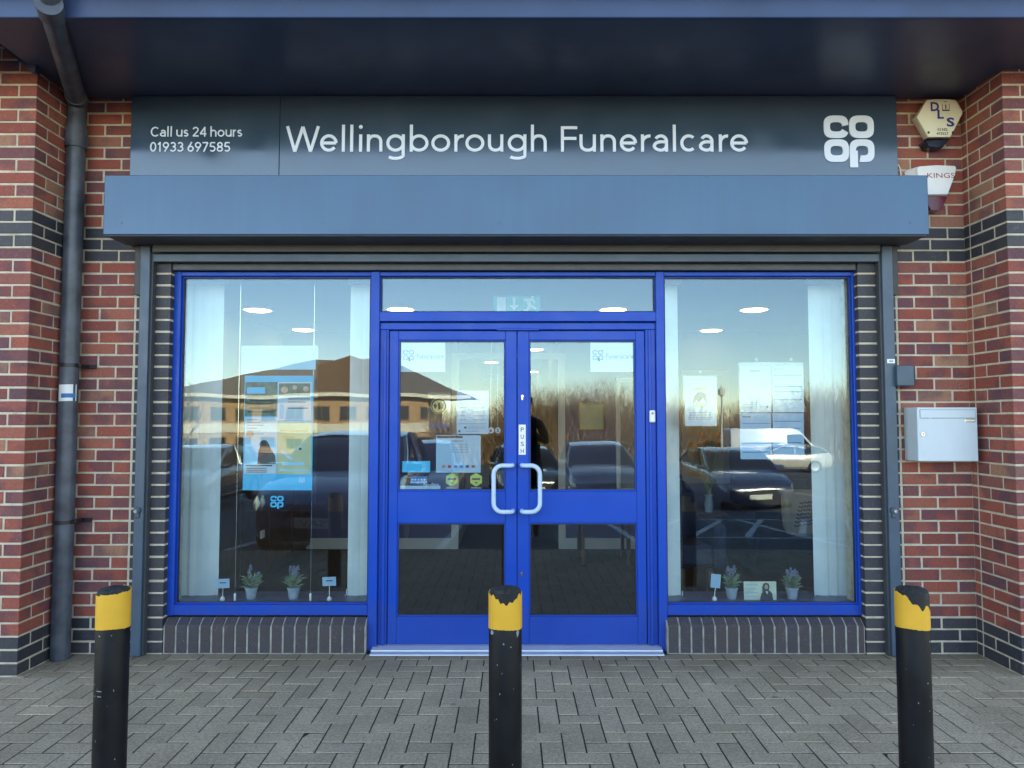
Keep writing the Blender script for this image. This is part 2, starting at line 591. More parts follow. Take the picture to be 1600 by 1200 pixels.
def glyph(ch, x0, x1, w, cap, xh, asc, desc):
    c = w / 2
    l, r = x0 + c, x1 - c
    m = (x0 + x1) / 2
    H, X = cap - c, xh - c
    rx = (r - l) / 2
    def ring(cx, cz, a, b): return arc(cx, cz, a, b, 90, 450, 36)
    if ch == 'l': return [[(m, 0), (m, asc)]]
    if ch == 'i': return [[(m, 0), (m, xh)], ('dot', m, asc - w * 0.75, w * 0.62)]
    if ch in 'nh':
        return [[(l, 0), (l, xh if ch == 'n' else asc)], [(l, X * 0.50)] + arc(m, X * 0.60, rx, X * 0.40, 175, 0, 18, 0.9) + [(r, 0)]]
    if ch == 'u': return [[(r, 0), (r, xh)], [(l, xh)] + [(p[0], xh - p[1]) for p in arc(m, X * 0.60, rx, X * 0.40, 180, 5, 18, 0.9)] + [(r, xh - X * .5)]]
    if ch == 'r': return [[(l, 0), (l, xh)], [(l, X * 0.5)] + arc(r, X * 0.55, r - l, X * 0.44, 178, 82, 12)]
    if ch == 'o': return [ring(m, xh / 2, rx, xh / 2 - c)]
    if ch == 'e': return [[(l, xh * .5), (r, xh * .5)], arc(m, xh / 2, rx, xh / 2 - c, 0, 322, 34)]
    if ch == 'c': return [arc(m + rx * .1, xh / 2, rx * 1.1, xh / 2 - c, 48, 312, 28)]
    if ch == 'a':
        return [[(r, 0), (r, xh * .60)] + arc((l + r) / 2 + rx * .08, xh * .60, rx * .92, X - xh * .60, 0, 150, 16),
                [(r, xh * .57), (m + rx * .1, xh * .57)] + arc(m + rx * .1, (xh * .57 + c) / 2, rx * 1.1, (xh * .57 - c) / 2, 90, 270, 18) + arc(m + rx * .1, xh * .4, rx * .9, xh * .4 - c, 270, 352, 10)]
    if ch == 'g': return [ring(m - .02 * rx, xh / 2, rx, xh / 2 - c), [(r, xh), (r, desc * .45)] + arc(m, desc * .45, rx, -(desc * .55) - c, 0, -150, 18)]
    if ch == 'b': return [[(l, 0), (l, asc)], ring(m, xh / 2, rx, xh / 2 - c)]
    if ch == 's':
        q = (xh - w) / 4
        return [arc(m, xh - c - q, rx * .95, q, 35, 230, 16) [:-2] + arc(m, c + q, rx, q, 75, -145, 16)[2:]]
    if ch == 'W':
        k = w * .5
        return [[(x0 + k, cap), (x0 + (x1 - x0) * .27, 0)], [(x0 + (x1 - x0) * .27, 0), (m, cap * .98)], [(m, cap * .98), (x0 + (x1 - x0) * .73, 0)], [(x0 + (x1 - x0) * .73, 0), (x1 - k, cap)]]
    if ch == 'F': return [[(l, 0), (l, cap)], [(l, H), (x1, H)], [(l, cap * .52), (x1 - w * .3, cap * .52)]]
    if ch == 'C': return [arc(m + rx * .12, cap / 2, rx * 1.12, cap / 2 - c, 45, 315, 30)]
    if ch == '0': return [ring(m, cap / 2, rx, cap / 2 - c)]
    if ch == '1': return [[(m + rx * .35, 0), (m + rx * .35, cap)], [(m + rx * .35, cap - c), (l, cap * .74)]]
    if ch == '2': return [arc(m, cap - c - rx, rx, rx, 165, -32, 16) + [(l, c)], [(l - c * .3, c), (x1, c)]]
    if ch == '3':
        q = cap * .27 - c * .5
        return [arc(m - rx * .1, cap - c - q * .93, rx * .9, q * .93, 150, -88, 16), arc(m - rx * .1, c + q * 1.02, rx * 1.05, q * 1.02, 88, -150, 16)]
    if ch == '4': return [[(r - rx * .35, 0), (r - rx * .35, cap)], [(r - rx * .35, cap - c), (l, cap * .30)], [(l - c * .4, cap * .28), (x1, cap * .28)]]
    if ch == '5': return [[(r, H), (l + rx * .25, H)], [(l + rx * .25, H), (l + rx * .1, cap * .52)] + arc(m - rx * .05, cap * .31, rx, cap * .31 - c, 115, -140, 20)]
    if ch in '69':
        a = [ring(m, cap * .31, rx, cap * .31 - c), [(l + rx * .06, cap * .40), (m + rx * .45, cap)]]
        if ch == '9':
            a = [[(x0 + x1 - p[0], cap - p[1]) for p in st] for st in a]
        return a
    if ch == '7': return [[(l - c * .5, H), (r, H)], [(r, H), (l + rx * .4, 0)]]
    if ch == '8': return [ring(m, cap * .75 - c * .35, rx * .86, cap * .25 - c * .6), ring(m, cap * .27, rx, cap * .27 - c)]
    return []


ADV = {'l': .26, 'i': .26, 'W': 1.0, 'C': .74, 'a': .56, 'u': .58, 's': .48, 'h': .58, 'o': .64, 'r': .36, '2': .58, '4': .62, '1': .44, ' ': .24}
def strokes(mb, ch, x0, x1, w, base, y, k, cap, xh, asc, desc, th, mi=0):
    """one glyph; x0,x1 and heights in metres; k = running depth offset so that no two front faces are coplanar"""
    for si, st in enumerate(glyph(ch, x0, x1, w, cap, xh, asc, desc)):
        yy = y - th - 0.0004 * si
        if st[0] == 'dot':
            mb.disc_y(st[1], base + st[2], st[3], yy, y, 14, mi)
            continue
        closed = math.dist(st[0], st[-1]) < 1e-6
        pts = st[:-1] if closed else st
        n = len(pts)
        L, Rr = [], []
        for i in range(n):
            a = pts[i - 1] if (i or closed) else pts[i]
            b = pts[(i + 1) % n] if (i < n - 1 or closed) else pts[i]
            d = Vector((b[0] - a[0], b[1] - a[1])).normalized()
            nrm = Vector((-d.y, d.x))
            if 0 < i < n - 1 or closed:
                d1 = Vector((pts[i][0] - a[0], pts[i][1] - a[1]))
                if d1.length > 1e-9:
                    d1.normalize()
                    cs = max(0.55, Vector((-d1.y, d1.x)).dot(nrm))
                    nrm = nrm / cs
            p = Vector(pts[i])
            L.append(p + nrm * w / 2)
            Rr.append(p - nrm * w / 2)
        rings = [[(L[i].x, yy, base + L[i].y), (Rr[i].x, yy, base + Rr[i].y), (Rr[i].x, y, base + Rr[i].y), (L[i].x, y, base + L[i].y)] for i in range(n)]
        if closed:
            rings.append(rings[0])
        mb.loft(rings, not closed, mi)


def logo(mb, x0, x1, z0, z1, y, th, mi=0):
    """four rounded letters c o / o p in a clover; x0..x1, z0..z1 is the square, the stem of the p hangs below"""
    cw, chh = (x1 - x0) / 2, (z1 - z0) / 2
    def sup(cx, cz, a, b, t, e):
        ct, st = math.cos(t), math.sin(t)
        return cx + a * math.copysign(abs(ct) ** e, ct), cz + b * math.copysign(abs(st) ** e, st)
    def ringlet(cx, cz, a0, a1, k):
        a, b = cw * .485, chh * .475
        n = 40
        full = abs(a1 - a0 - 360) < 1e-6
        rings = []
        for i in range(n + 1):
            t = R(a0 + (a1 - a0) * i / n)
            ox, oz = sup(cx, cz, a, b, t, 0.62)
            ix, iz = sup(cx, cz, a * .50, b * .42, t, 0.68)
            rings.append([(ox, y - th, oz), (ix, y - th, iz), (ix, y, iz), (ox, y, oz)])
        if full:
            rings[-1] = rings[0]
        mb.loft(rings, not full, mi)
    xl, xr, zt, zb = x0 + cw * .5, x0 + cw * 1.5, z0 + chh * 1.5, z0 + chh * .5
    ringlet(xl, zt, 3, 340, 0)
    ringlet(xr, zt, 0, 360, 1)
    ringlet(xl, zb, 0, 360, 2)
    ringlet(xr, zb, -96, 215, 3)
    sx0 = xr - cw * .485
    mb.box(sx0, sx0 + cw * .31, y - th - 0.0006, y, z0 - chh * .20, zb)


# ------------------------------------------------------------------ ground
g = MB()
Ys = [(300, -.06), (-3.2, -.06), (-3.35, -.03), (-15, -.80), (-25, -1.12), (-45, -1.42), (-60, -1.65), (-300, -1.8)]
Xs = [-300, -20, -7, 0, 7, 20, 300]
g.add([(x, y, z) for y, z in Ys for x in Xs], [(i * 7 + j, i * 7 + j + 1, i * 7 + j + 8, i * 7 + j + 7) for i in range(7) for j in range(6)])
g.build('car_park', 'asphalt', kind='structure')

pv = MB()
PX, PY0, PY1 = 6.6, -3.35, -0.105
def paver_at(x0, x1, y0, y1):
    x0, x1 = max(x0, -PX), min(x1, PX)
    y0, y1 = max(y0, PY0), min(y1, PY1)
    if x1 - x0 < .02 or y1 - y0 < .02:
        return
    gp = 0.0034
    dz = rnd.uniform(-.0015, .0015)
    tx, ty = rnd.uniform(-.0012, .0012), rnd.uniform(-.0012, .0012)
    c = 0.0022
    a = (x0 + gp, x1 - gp, y0 + gp, y1 - gp)
    vs = [(a[0], a[2], -.05), (a[1], a[2], -.05), (a[1], a[3], -.05), (a[0], a[3], -.05)]
    vs += [(x, y, -.0024 + dz) for x, y, _ in vs]
    vs += [(a[0] + c, a[2] + c, dz - tx - ty), (a[1] - c, a[2] + c, dz + tx - ty), (a[1] - c, a[3] - c, dz + tx + ty), (a[0] + c, a[3] - c, dz - tx + ty)]
    fs = []
    for k in (0, 4):
        for i in range(4):
            j = (i + 1) % 4
            fs.append((k + i, k + j, k + j + 4, k + i + 4))
    fs.append((8, 9, 10, 11))
    pv.add(vs, fs)
U = 0.1
for i in range(-68, 68):
    for j in range(-36, 1):
        k = (i - j) % 4
        ox, oy = i * U + 0.03, j * U - 0.005
        if k == 0: paver_at(ox, ox + .2, oy, oy + .1)
        elif k == 3: paver_at(ox, ox + .1, oy, oy + .2)
P1 = PY1
PY1 = 0.30
x = -6.6
while x < 6.6:
    paver_at(x + .03, x + .232, P1 + .001, -.004)
    x += .202
pv.build('paved_forecourt', 'paver', kind='structure')
jb = MB()
jb.box(-PX, PX, PY0, .02, -.055, -.0030)
jb.build('paving_bed', 'joint', kind='structure')

ln = MB()
def line(xa, ya, xb, yb, w=.1):
    d = Vector((xb - xa, yb - ya)).normalized()
    nn = Vector((-d.y, d.x)) * w / 2
    ps = [(xa + nn.x, ya + nn.y), (xb + nn.x, yb + nn.y), (xb - nn.x, yb - nn.y), (xa - nn.x, ya - nn.y)]
    ln.add([(p[0], p[1], gz(p[1]) + .004) for p in ps], [(0, 1, 2, 3)])
for xx in (-3.3, -0.85, 1.6, 4.05, 6.5, 9.0):
    line(xx, -3.5, xx, -8.2)
for xx in (-8.2, -5.75, -3.3, -.85, 1.6, 4.05, 6.5, 9.0, 11.5):
    line(xx, -13.5, xx, -18.3)
for k in range(6):
    line(1.7 + k * .75, -5.0, 3.0 + k * .75, -8.1)
line(1.6, -4.9, 6.5, -4.9); line(1.6, -8.2, 6.5, -8.2)
ln.build('bay_markings', paint('road_paint', (0.62, 0.62, 0.60), 0.8, 0.15, 15), kind='structure')

# ------------------------------------------------------------------ shop building
SH = thing('shop_building', 'red brick shop unit with blue glazed front under a dark overhanging canopy', 'building', (0, 0, 0))
ZT = 3.95
DARK = {0, 1, 2, 33, 34, 35}
XL0, XL1 = WX(108, 0), WX(207.5, 0)          # left strip of red brick
XQ0, XQ1 = XL1, WX(262, 0)                    # left dark jamb bricks
XR0, XR1 = WX(1345, 0), WX(1405, 0)
XS0, XS1 = XR1, WX(1518, 0)
PD = 0.395                                    # how far the piers stand forward


def brick(mb, u0, u1, d0, d1, z0, z1, axis, mi, c=.0018):
    """axis x: u along x, d along y; axis y: u along y, d along x"""
    j = lambda: rnd.uniform(-.0020, .0020)
    a, b, e, f = u0 + abs(j()), u1 - abs(j()), z0 + j(), z1 + j()
    if axis == 'x':
        mb.box(a, b, d0 + j() * .5, d1, e, f, mi, c)
    else:
        mb.box(d0, d1, a, b, e, f, mi, c)


J = .011
def courses():
    for k in range(int(ZT / .075) + 1):
        yield k, k * .075 + .0065, k * .075 + .0695


wall = MB()
for k, z0, z1 in courses():
    mi = 1 if k in DARK else 0
    # left strip, bonded from the dark jamb leftwards
    xe = XL1 - J
    first = .1025 if k % 2 else .215
    x = xe
    L = first
    while x > XL0 - .1:
        brick(wall, x - L, x, 0, .09, z0, z1, 'x', mi)
        x -= L + J
        L = .215
    # right strip from the jamb rightwards
    x = XS0 + J
    L = .1025 if k % 2 else .215
    while x < XS1 + .05:
        brick(wall, x, min(x + L, XS1 + .06), 0, .09, z0, z1, 'x', mi)
        x += L + J
        L = .215
    # dark jambs with a return into the reveal
    if z1 < 2.5:
        brick(wall, XQ0 + .002, XQ1, 0, .115, z0, z1, 'x', 1)
        brick(wall, XR0, XR1 - .002, 0, .115, z0, z1, 'x', 1)
    elif k > 33:
        for s0, s1 in ((XQ0 + .002, XQ1), (XR0, XR1 - .002)):
            brick(wall, s0, s1, 0, .09, z0, z1, 'x', mi)
wall.box(XL0 - .3, XQ1 - .003, .0035, .25, -.04, ZT, 2)
wall.box(XR0 + .003, XS1 + .3, .0035, .25, -.04, ZT, 2)
wall.box(XQ1 - .003, XR0 + .003, .006, .25, 2.475, ZT, 2)
wall.build('front_wall', ['brick', 'dark_brick', 'mortar'], SH)


def pier(xc, sgn, wdt):
    """xc = x of the inner side face; the pier runs from there outwards (sgn) and stands PD forward"""
    mb = MB()
    ZP = ZT + .1
    for k in range(int(ZP / .075)):
        z0, z1 = k * .075 + .0065, k * .075 + .0695
        mi = 1 if k in DARK else 0
        odd = k % 2
        # corner brick
        if odd:
            u, du = .1025, .215
        else:
            u, du = .215, .1025
        xa, xb = (xc - u, xc) if sgn < 0 else (xc, xc + u)
        j = lambda: rnd.uniform(-.0012, .0012)
        mb.box(xa, xb, -PD, -PD + du, z0 + j(), z1 + j(), mi, .0025)
        # front face onwards
        x = u + J
        while x < wdt:
            L = min(.215, wdt - x)
            if L > .03:
                a, b = (xc - x - L, xc - x) if sgn < 0 else (xc + x, xc + x + L)
                brick(mb, a, b, -PD, -PD + .09, z0, z1, 'x', mi)
            x += .215 + J
        # side face towards the wall
        y = -PD + du + J
        L0 = .1025 if odd else .215
        while y < -.012:
            L = min(L0, -.004 - y)
            if L > .02:
                d0, d1 = (xc - .09, xc) if sgn < 0 else (xc, xc + .09)
                brick(mb, y, y + L, d0, d1, z0, z1, 'y', mi)
            y += L0 + J
            L0 = .215
    a, b = (xc - wdt, xc - .0035) if sgn < 0 else (xc + .0035, xc + wdt)
    mb.box(a, b, -PD + .0035, .3, -.04, ZP, 2)
    return mb.build('brick_pier', ['brick', 'dark_brick', 'mortar'], SH)
XPL = WX(40, -PD)
XPR = WX(1584, -PD)
pier(XPL, -1, 1.3)
pier(XPR, 1, 1.3)

# brick plinths under the windows: standing bricks with a chamfered top
Z_S, Z_C = WZ(963, .05) - .002, WZ(979, 0)
def plinth(xa, xb):
    mb = MB()
    x = xa
    while x < xb - .02:
        w_ = min(.0645, xb - x)
        j = rnd.uniform(-.0015, .0015)
        y = rnd.uniform(-.0012, .0012)
        pr = [(y, .006), (y, Z_C + j), (.006 + y, Z_C + .009 + j), (.055, Z_S - .004), (.085, Z_S - .004), (.085, .006)]
        rings = []
        for xx, ins in ((x, .004), (x + .003, 0), (x + w_ - .003, 0), (x + w_, .004)):
            rings.append([(xx, yy + (ins if i in (0, 1, 2) else 0), zz - (ins if i in (3, 4) else 0)) for i, (yy, zz) in enumerate(pr)])
        mb.loft(rings, True, 0)
        x += .0745
    pr = [(.0035, -.04), (.0035, Z_C - .002), (.0575, Z_S - .008), (.24, Z_S - .008), (.24, -.04)]
    mb.loft([[(xa - .008, yy, zz) for yy, zz in pr], [(xb + .006, yy, zz) for yy, zz in pr]], True, 1)
    mb.build('brick_plinth', ['sill_brick', paint('grey_mortar', (0.30, 0.285, 0.25), 0.95, 0.35, 16, bump=0.5, bscale=120)], SH)
XF0, XF1 = WX(264, .05), WX(1349, .05)        # outer edges of the blue frame
XM = {k: WX(v, .06) for k, v in dict(gl0=279, gl1=579, m0=578, m1=592, dl=607, dc=808, dr=1009, m2=1026, m3=1039, gr0=1039.5, gr1=1335).items()}
plinth(XQ1 + .012, WX(573, .0))
plinth(WX(1041, .0), XR0 - .012)

# blue aluminium shopfront
fr = MB()
zt0, zt1 = WZ(424, .05), WZ(432, .07)
zb0, zb1 = WZ(962, .05), WZ(944, .07)
zr0, zr1 = WZ(502, .05), WZ(487.5, .06)
c = .003
FY0, FY1 = .05, .125
fr.box(XF0, XM['gl0'], FY0, FY1, zb0, zt0, 0, c)
fr.box(XM['gr1'], XF1, FY0, FY1, zb0, zt0, 0, c)
fr.box(XM['m0'], XM['m1'], FY0 - .006, FY1, .0, zt0 - .002, 0, c)
fr.box(XM['m2'], XM['m3'], FY0 - .006, FY1, .0, zt0 - .002, 0, c)
for a, b in ((XM['gl0'], XM['m0']), (XM['m1'], XM['m2']), (XM['m3'], XM['gr1'])):
    fr.box(a, b, FY0 + .003, FY1, zt1, zt0 - .003, 0, c)
for a, b in ((XM['gl0'], XM['m0']), (XM['m3'], XM['gr1'])):
    fr.box(a, b, FY0 + .002, FY1, zb0 + .001, zb1, 0, c)
fr.box(XM['m1'], XM['m2'], FY0 - .002, FY1, zr0, zr1, 0, c)
# glazing beads set back against each pane
def beads(x0, x1, z0, z1, t=.008, y0=.074, y1=.088):
    fr.box(x0, x0 + t, y0, y1, z0, z1, 0, .001); fr.box(x1 - t, x1, y0, y1, z0, z1, 0, .001)
    fr.box(x0 + t, x1 - t, y0 + .001, y1, z1 - t, z1, 0, .001); fr.box(x0 + t, x1 - t, y0 + .001, y1, z0, z0 + t, 0, .001)
beads(XM['gl0'], XM['m0'], zb1, zt1); beads(XM['m3'], XM['gr1'], zb1, zt1); beads(XM['m1'], XM['m2'], zr1, zt1, .005)
def gasket(mb, x0, x1, z0, z1, y0, y1, t=.0045, mi=1):
    mb.box(x0, x0 + t, y0, y1, z0, z1, mi); mb.box(x1 - t, x1, y0, y1, z0, z1, mi)
    mb.box(x0 + t, x1 - t, y0, y1, z1 - t, z1, mi); mb.box(x0 + t, x1 - t, y0, y1, z0, z0 + t, mi)
for xa_, xb_, za_, zb_, q_ in ((XM['gl0'], XM['m0'], zb1, zt1, .008), (XM['m3'], XM['gr1'], zb1, zt1, .008), (XM['m1'], XM['m2'], zr1, zt1, .005)):
    gasket(fr, xa_ + q_, xb_ - q_, za_ + q_, zb_ - q_, .080, .0885)
fr.build('shopfront_frame', ['blue', 'black_plastic'], SH)
for a, b, z0, z1 in ((XM['gl0'], XM['m0'], zb1, zt1), (XM['m3'], XM['gr1'], zb1, zt1), (XM['m1'], XM['m2'], zr1, zt1)):
    p = MB()
    p.box(a + .002, b - .002, .089, .097, z0 + .002, z1 - .002)
    p.build('window_pane', 'glass', SH)

# door frame round the two leaves
zh0, zh1 = WZ(515, .07), WZ(504.5, .07)
df = MB()
df.box(XM['m1'] + .001, XM['dl'] - .004, .072, .122, .012, zh0, 0, c)
df.box(XM['dr'] + .004, XM['m2'] - .001, .072, .122, .012, zh0, 0, c)
df.box(XM['m1'] + .001, XM['m2'] - .001, .069, .122, zh0 + .0005, zh1, 0, c)
df.box(XM['m1'] + .002, XM['m2'] - .002, .095, .120, zh1 + .0005, zr0 - .001, 0, .001)
# raised rib up each jamb
for xa in (XM['m1'] + .028, XM['dr'] + .022):
    df.box(xa, xa + .016, .060, .0715, .014, zh0 - .004, 0, .002)
df.build('door_frame', 'blue', SH)
th = MB()
xt0, xt1 = WX(583, 0), WX(1032, 0)
th.loft([[(x, -.045, 0.003), (x, -.04, .010), (x, .0, .016), (x, .003, .022), (x, .05, .032), (x, .14, .034), (x, .14, .002)] for x in (xt0, xt0 + .012, xt1 - .012, xt1)], True)
th.build('threshold', 'alu', SH)


def leaf(xa, xb, gx0, gx1, meet):
    d = MB()
    y0, y1 = .080, .118
    zl, zu = WZ(1007, .08), WZ(517, .08)
    g1, g0, l1, l0 = WZ(531.5, .085), WZ(767.5, .085), WZ(817, .085), WZ(963.5, .085)
    c = .003
    d.box(xa, gx0, y0, y1, zl, zu, 0, c)
    d.box(gx1, xb, y0, y1, zl, zu, 0, c)
    for z0, z1 in ((zl, l0), (l1, g0), (g1, zu)):
        d.box(gx0, gx1, y0 + .0012, y1, z0, z1, 0, c)
    for z0, z1 in ((g0, g1), (l0, l1)):                       # beads
        t = .008
        d.box(gx0, gx0 + t, y0 + .012, y0 + .02, z0, z1, 0, .001); d.box(gx1 - t, gx1, y0 + .012, y0 + .02, z0, z1, 0, .001)
        d.box(gx0 + t, gx1 - t, y0 + .013, y0 + .02, z1 - t, z1, 0, .001); d.box(gx0 + t, gx1 - t, y0 + .013, y0 + .02, z0, z0 + t, 0, .001)
        gasket(d, gx0 + t, gx1 - t, z0 + t, z1 - t, y0 + .015, y0 + .0205, .004)
    o = d.build('door', ['blue', 'black_plastic'], SH)
    for z0, z1 in ((g0, g1), (l0, l1)):
        p = MB()
        p.box(gx0 + .002, gx1 - .002, y0 + .021, y0 + .028, z0 + .002, z1 - .002)
        p.build('door_pane', 'door_glass', o)
    return o
gxl0, gxl1 = WX(622, .085), WX(790, .085)
gxr0, gxr1 = WX(826.5, .085), WX(994, .085)
DC = XM['dc']
doorL = leaf(XM['dl'], DC - .002, gxl0, gxl1, 1)
doorR = leaf(DC + .002, XM['dr'], gxr0, gxr1, -1)
for d, xs, xo in ((doorL, 801, 771.5), (doorR, 815.5, 843.5)):
    hb = MB()
    y = .02
    xa, xb = WX(xs, .05), WX(xo, y)
    za, zb = WZ(727.5, y), WZ(800, y)
    s = 1 if xb > xa else -1
    rr = .055
    path = [(xa, .085, za), (xa, .045, za), (xa + s * .008, .027, za), (xa + s * .022, y, za)]
    for k in range(7):
        a = R(90 - 15 * k)
        path.append((xb - s * rr + s * rr * math.cos(a), y, za - rr + rr * math.sin(a)))
    for k in range(7):
        a = R(-15 * k)
        path.append((xb - s * rr + s * rr * math.cos(a), y, zb + rr + rr * math.sin(a)))
    path += [(xa + s * .022, y, zb), (xa + s * .008, .027, zb), (xa, .045, zb), (xa, .085, zb)]
    hb.tube(path, .0145, 14)
    hb.build('pull_handle', 'handle', d, smooth=True)
# locks, push plate and pivot cover on the leaves
for px, py in ((816, 621), (815, 897)):
    lk = MB()
    xc_, zc_ = W(px, py, .08)
    if py < 700:
        lk.prism([(xc_ - .017, zc_ - .032), (xc_ + .017, zc_ - .032), (xc_ + .017, zc_ + .026), (xc_ + .010, zc_ + .034), (xc_ - .010, zc_ + .034), (xc_ - .017, zc_ + .026)], .0765, .0801, 1)
    lk.disc_y(xc_, zc_ + .008, .008, .072, .0795, 14, 0)
    lk.box(xc_ - .0045, xc_ + .0045, .073, .0795, zc_ - .012, zc_ + .004, 0)
    lk.disc_y(xc_, zc_ - .012, .0045, .073, .0795, 10, 0)
    lk.build('lock', ['chrome', 'blue'], doorR)
pp = MB()
x0, z1 = W(810.5, 663.5, .08); x1, z0 = W(821.5, 710.5, .08)
pp.box(x0, x1, .077, .0805, z0, z1, 0, .001)
zz = z1
for ch in 'PUSH':
    text(pp, ch, x0 + .013, x1 - .012, zz - .045, zz - .018, .0764, 1, bold=.004)
    zz -= (z1 - z0) / 4.2
pp.build('push_plate', ['white_plastic', 'dark_ink'], doorR)
pc = MB()
x0, z1 = W(776, 512.5, .065); x1, z0 = W(843, 516.5, .065)
pc.box(x0, x1, .060, .079, z0, z1, 0, .004)
pc.build('closer_cover', 'blue', SH)
pb = MB()
x0, z1 = W(1014.5, 641, .06); x1, z0 = W(1023.5, 660, .06)
pb.box(x0, x1, .045, .0715, z0, z1, 0, .006)
pb.disc_y((x0 + x1) / 2, z1 - .02, .008, .043, .0455, 12, 1)
tag(pb.build('doorbell', ['white_plastic', 'grey_ink']), 'small white door bell push fixed to the right door frame', 'doorbell')

# soffit, fascia, gutter, roof and the body behind
ZSOF = WZ(148, -.06)
YS = -0.93
sf = MB()
XSO = XPL - .02
sf.box(XSO, 8, YS, .0, ZSOF, ZSOF + .03)
pl = [(XSO - .001, YS, ZSOF + .0), (XSO - .001, .0, ZSOF - .0), (-8, .0, ZSOF + 2.2), (-8, YS, ZSOF + 2.2)]
sf.build('soffit', 'soffit', SH)
# darker boxed edge left of the canopy, rising over the left pier
be = MB()
be.prism([(XPL + .02, WZ(116, -PD - .03)), (XPL - .02, WZ(112, -PD - .03)), (W(-60, 14, -PD - .03)), (W(-60, -20, -PD - .03)), (XPL + .02, ZSOF - .002)], -PD - .05, -PD - .006)
be.build('barge_board', 'soffit', SH)
fa = MB()
zf = WZ(27, YS - .025)
fa.box(-8, 8, YS - .03, YS - .0005, zf - .004, zf + .24, 0, .004)
fa.build('fascia_board', 'fascia', SH)
gt = MB()
n = 10
prof = []
gx, gzz, gr = YS - .03 - .075, zf + .20, .07
for k in range(n + 1):
    a = R(180 + 18 * k)
    prof.append((gx + gr * math.cos(a), gzz + gr * math.sin(a)))
for k in range(n, -1, -1):
    a = R(180 + 18 * k)
    prof.append((gx + (gr - .004) * math.cos(a), gzz + (gr - .004) * math.sin(a)))
gt.loft([[(x, y, z) for y, z in prof] for x in (-8, 8)], True)
gt.build('gutter', 'black_plastic', SH, smooth=True)
rf = MB()
rp = [(YS - .1, zf + .22), (6.6, 8.2), (11.5, zf + .22), (11.5, zf + .10), (6.6, 8.05), (YS - .02, zf + .26 - .12)]  # out of view; ridge raised so the shop's shadow covers the nearer cars
rf.loft([[(x, y, z) for y, z in rp] for x in (-9, 9)], True)
rf.build('roof', paint('roof_tile', (0.11, 0.07, 0.055), 0.85, 0.2, 10), SH)
bw = MB()
tb = M['brick']
for a in ((-9, XPL - 1.25, 0.0, .28, -.1, 3.9), (XPR + 1.25, 9, 0.0, .28, -.1, 3.9), (-9, -8.7, .28, 11, -.1, 3.9), (8.7, 9, .28, 11, -.1, 3.9), (-9, 9, 11, 11.3, -.1, 3.9)):
    bw.box(*a)
for xx in (-9, 8.98):
    bw.loft([[(xx + d, .0, 3.9), (xx + d, 11.2, 3.9), (xx + d, 6.6, 7.9)] for d in (0, .02)], True)
bw.build('outer_wall', M['brick'], SH)

# interior shell
ZCEIL = 2.455
XI0, XI1 = WX(264, .05) - .42, WX(1349, .05) + 1.25
YB = 3.55
xo0, xo1 = W(715, 855, YB)[0], W(874, 855, YB)[0]
ce = MB()
ce.box(XI0 - .3, XI1 + .3, .13, 12, ZCEIL, ZCEIL + .05)
ce.build('ceiling', 'ceiling', SH)
cf = MB()
cf.box(XI0 - .3, XI1 + .3, .141, 12, -.03, .005)
cf.build('carpet', 'carpet', SH)
iw = MB()
iw.box(XI0 - .1, XI0, .13, YB, .005, ZCEIL, 1)
iw.box(XI1, XI1 + .1, .13, YB, .005, ZCEIL, 0)
iw.box(XI0 - .1, xo0, YB, YB + .12, .005, ZCEIL, 0)
iw.box(xo1, XI1 + .1, YB, YB + .12, .005, ZCEIL, 0)
iw.box(xo0 - .1, xo0, YB + .12, 11, .005, ZCEIL, 1)
iw.box(xo1, xo1 + .1, YB + .12, 11, .005, ZCEIL, 1)
iw.box(xo0, xo1, 11, 11.1, .005, ZCEIL, 1)
for a, b in ((XI0, XM['m0']), (XM['m3'], XI1)):
    iw.box(a, b, .25, .30, .005, zb1 - .04, 1)
iw.build('interior_wall', ['wallpaint', 'wall_pale'], SH)
sk = MB()
sk.box(XI0, xo0 - .07, YB - .018, YB - .001, .005, .125)
sk.box(xo1 + .07, XI1, YB - .018, YB - .001, .005, .125)
for xa, xb in ((xo0 - .07, xo0 + .01), (xo1 - .01, xo1 + .07)):
    sk.box(xa, xb, YB - .022, YB - .0005, .005, 2.15)
sk.box(xo0 - .07, xo1 + .07, YB - .023, YB - .0008, 2.15, 2.22)
sk.build('skirting', 'skirting', SH)
for a, b in ((XI0 + .35, XM['m0'] + .01), (XM['m3'] - .01, XI1 - .35)):
    wb = MB()
    wb.box(a, b, .126, .44, zb1 - .036, zb1 - .008, 0, .003)
    wb.build('window_board', paint('window_board', (0.10, 0.11, 0.20), 0.35, 0.1, 5), SH)
ZWB = zb1 - .008

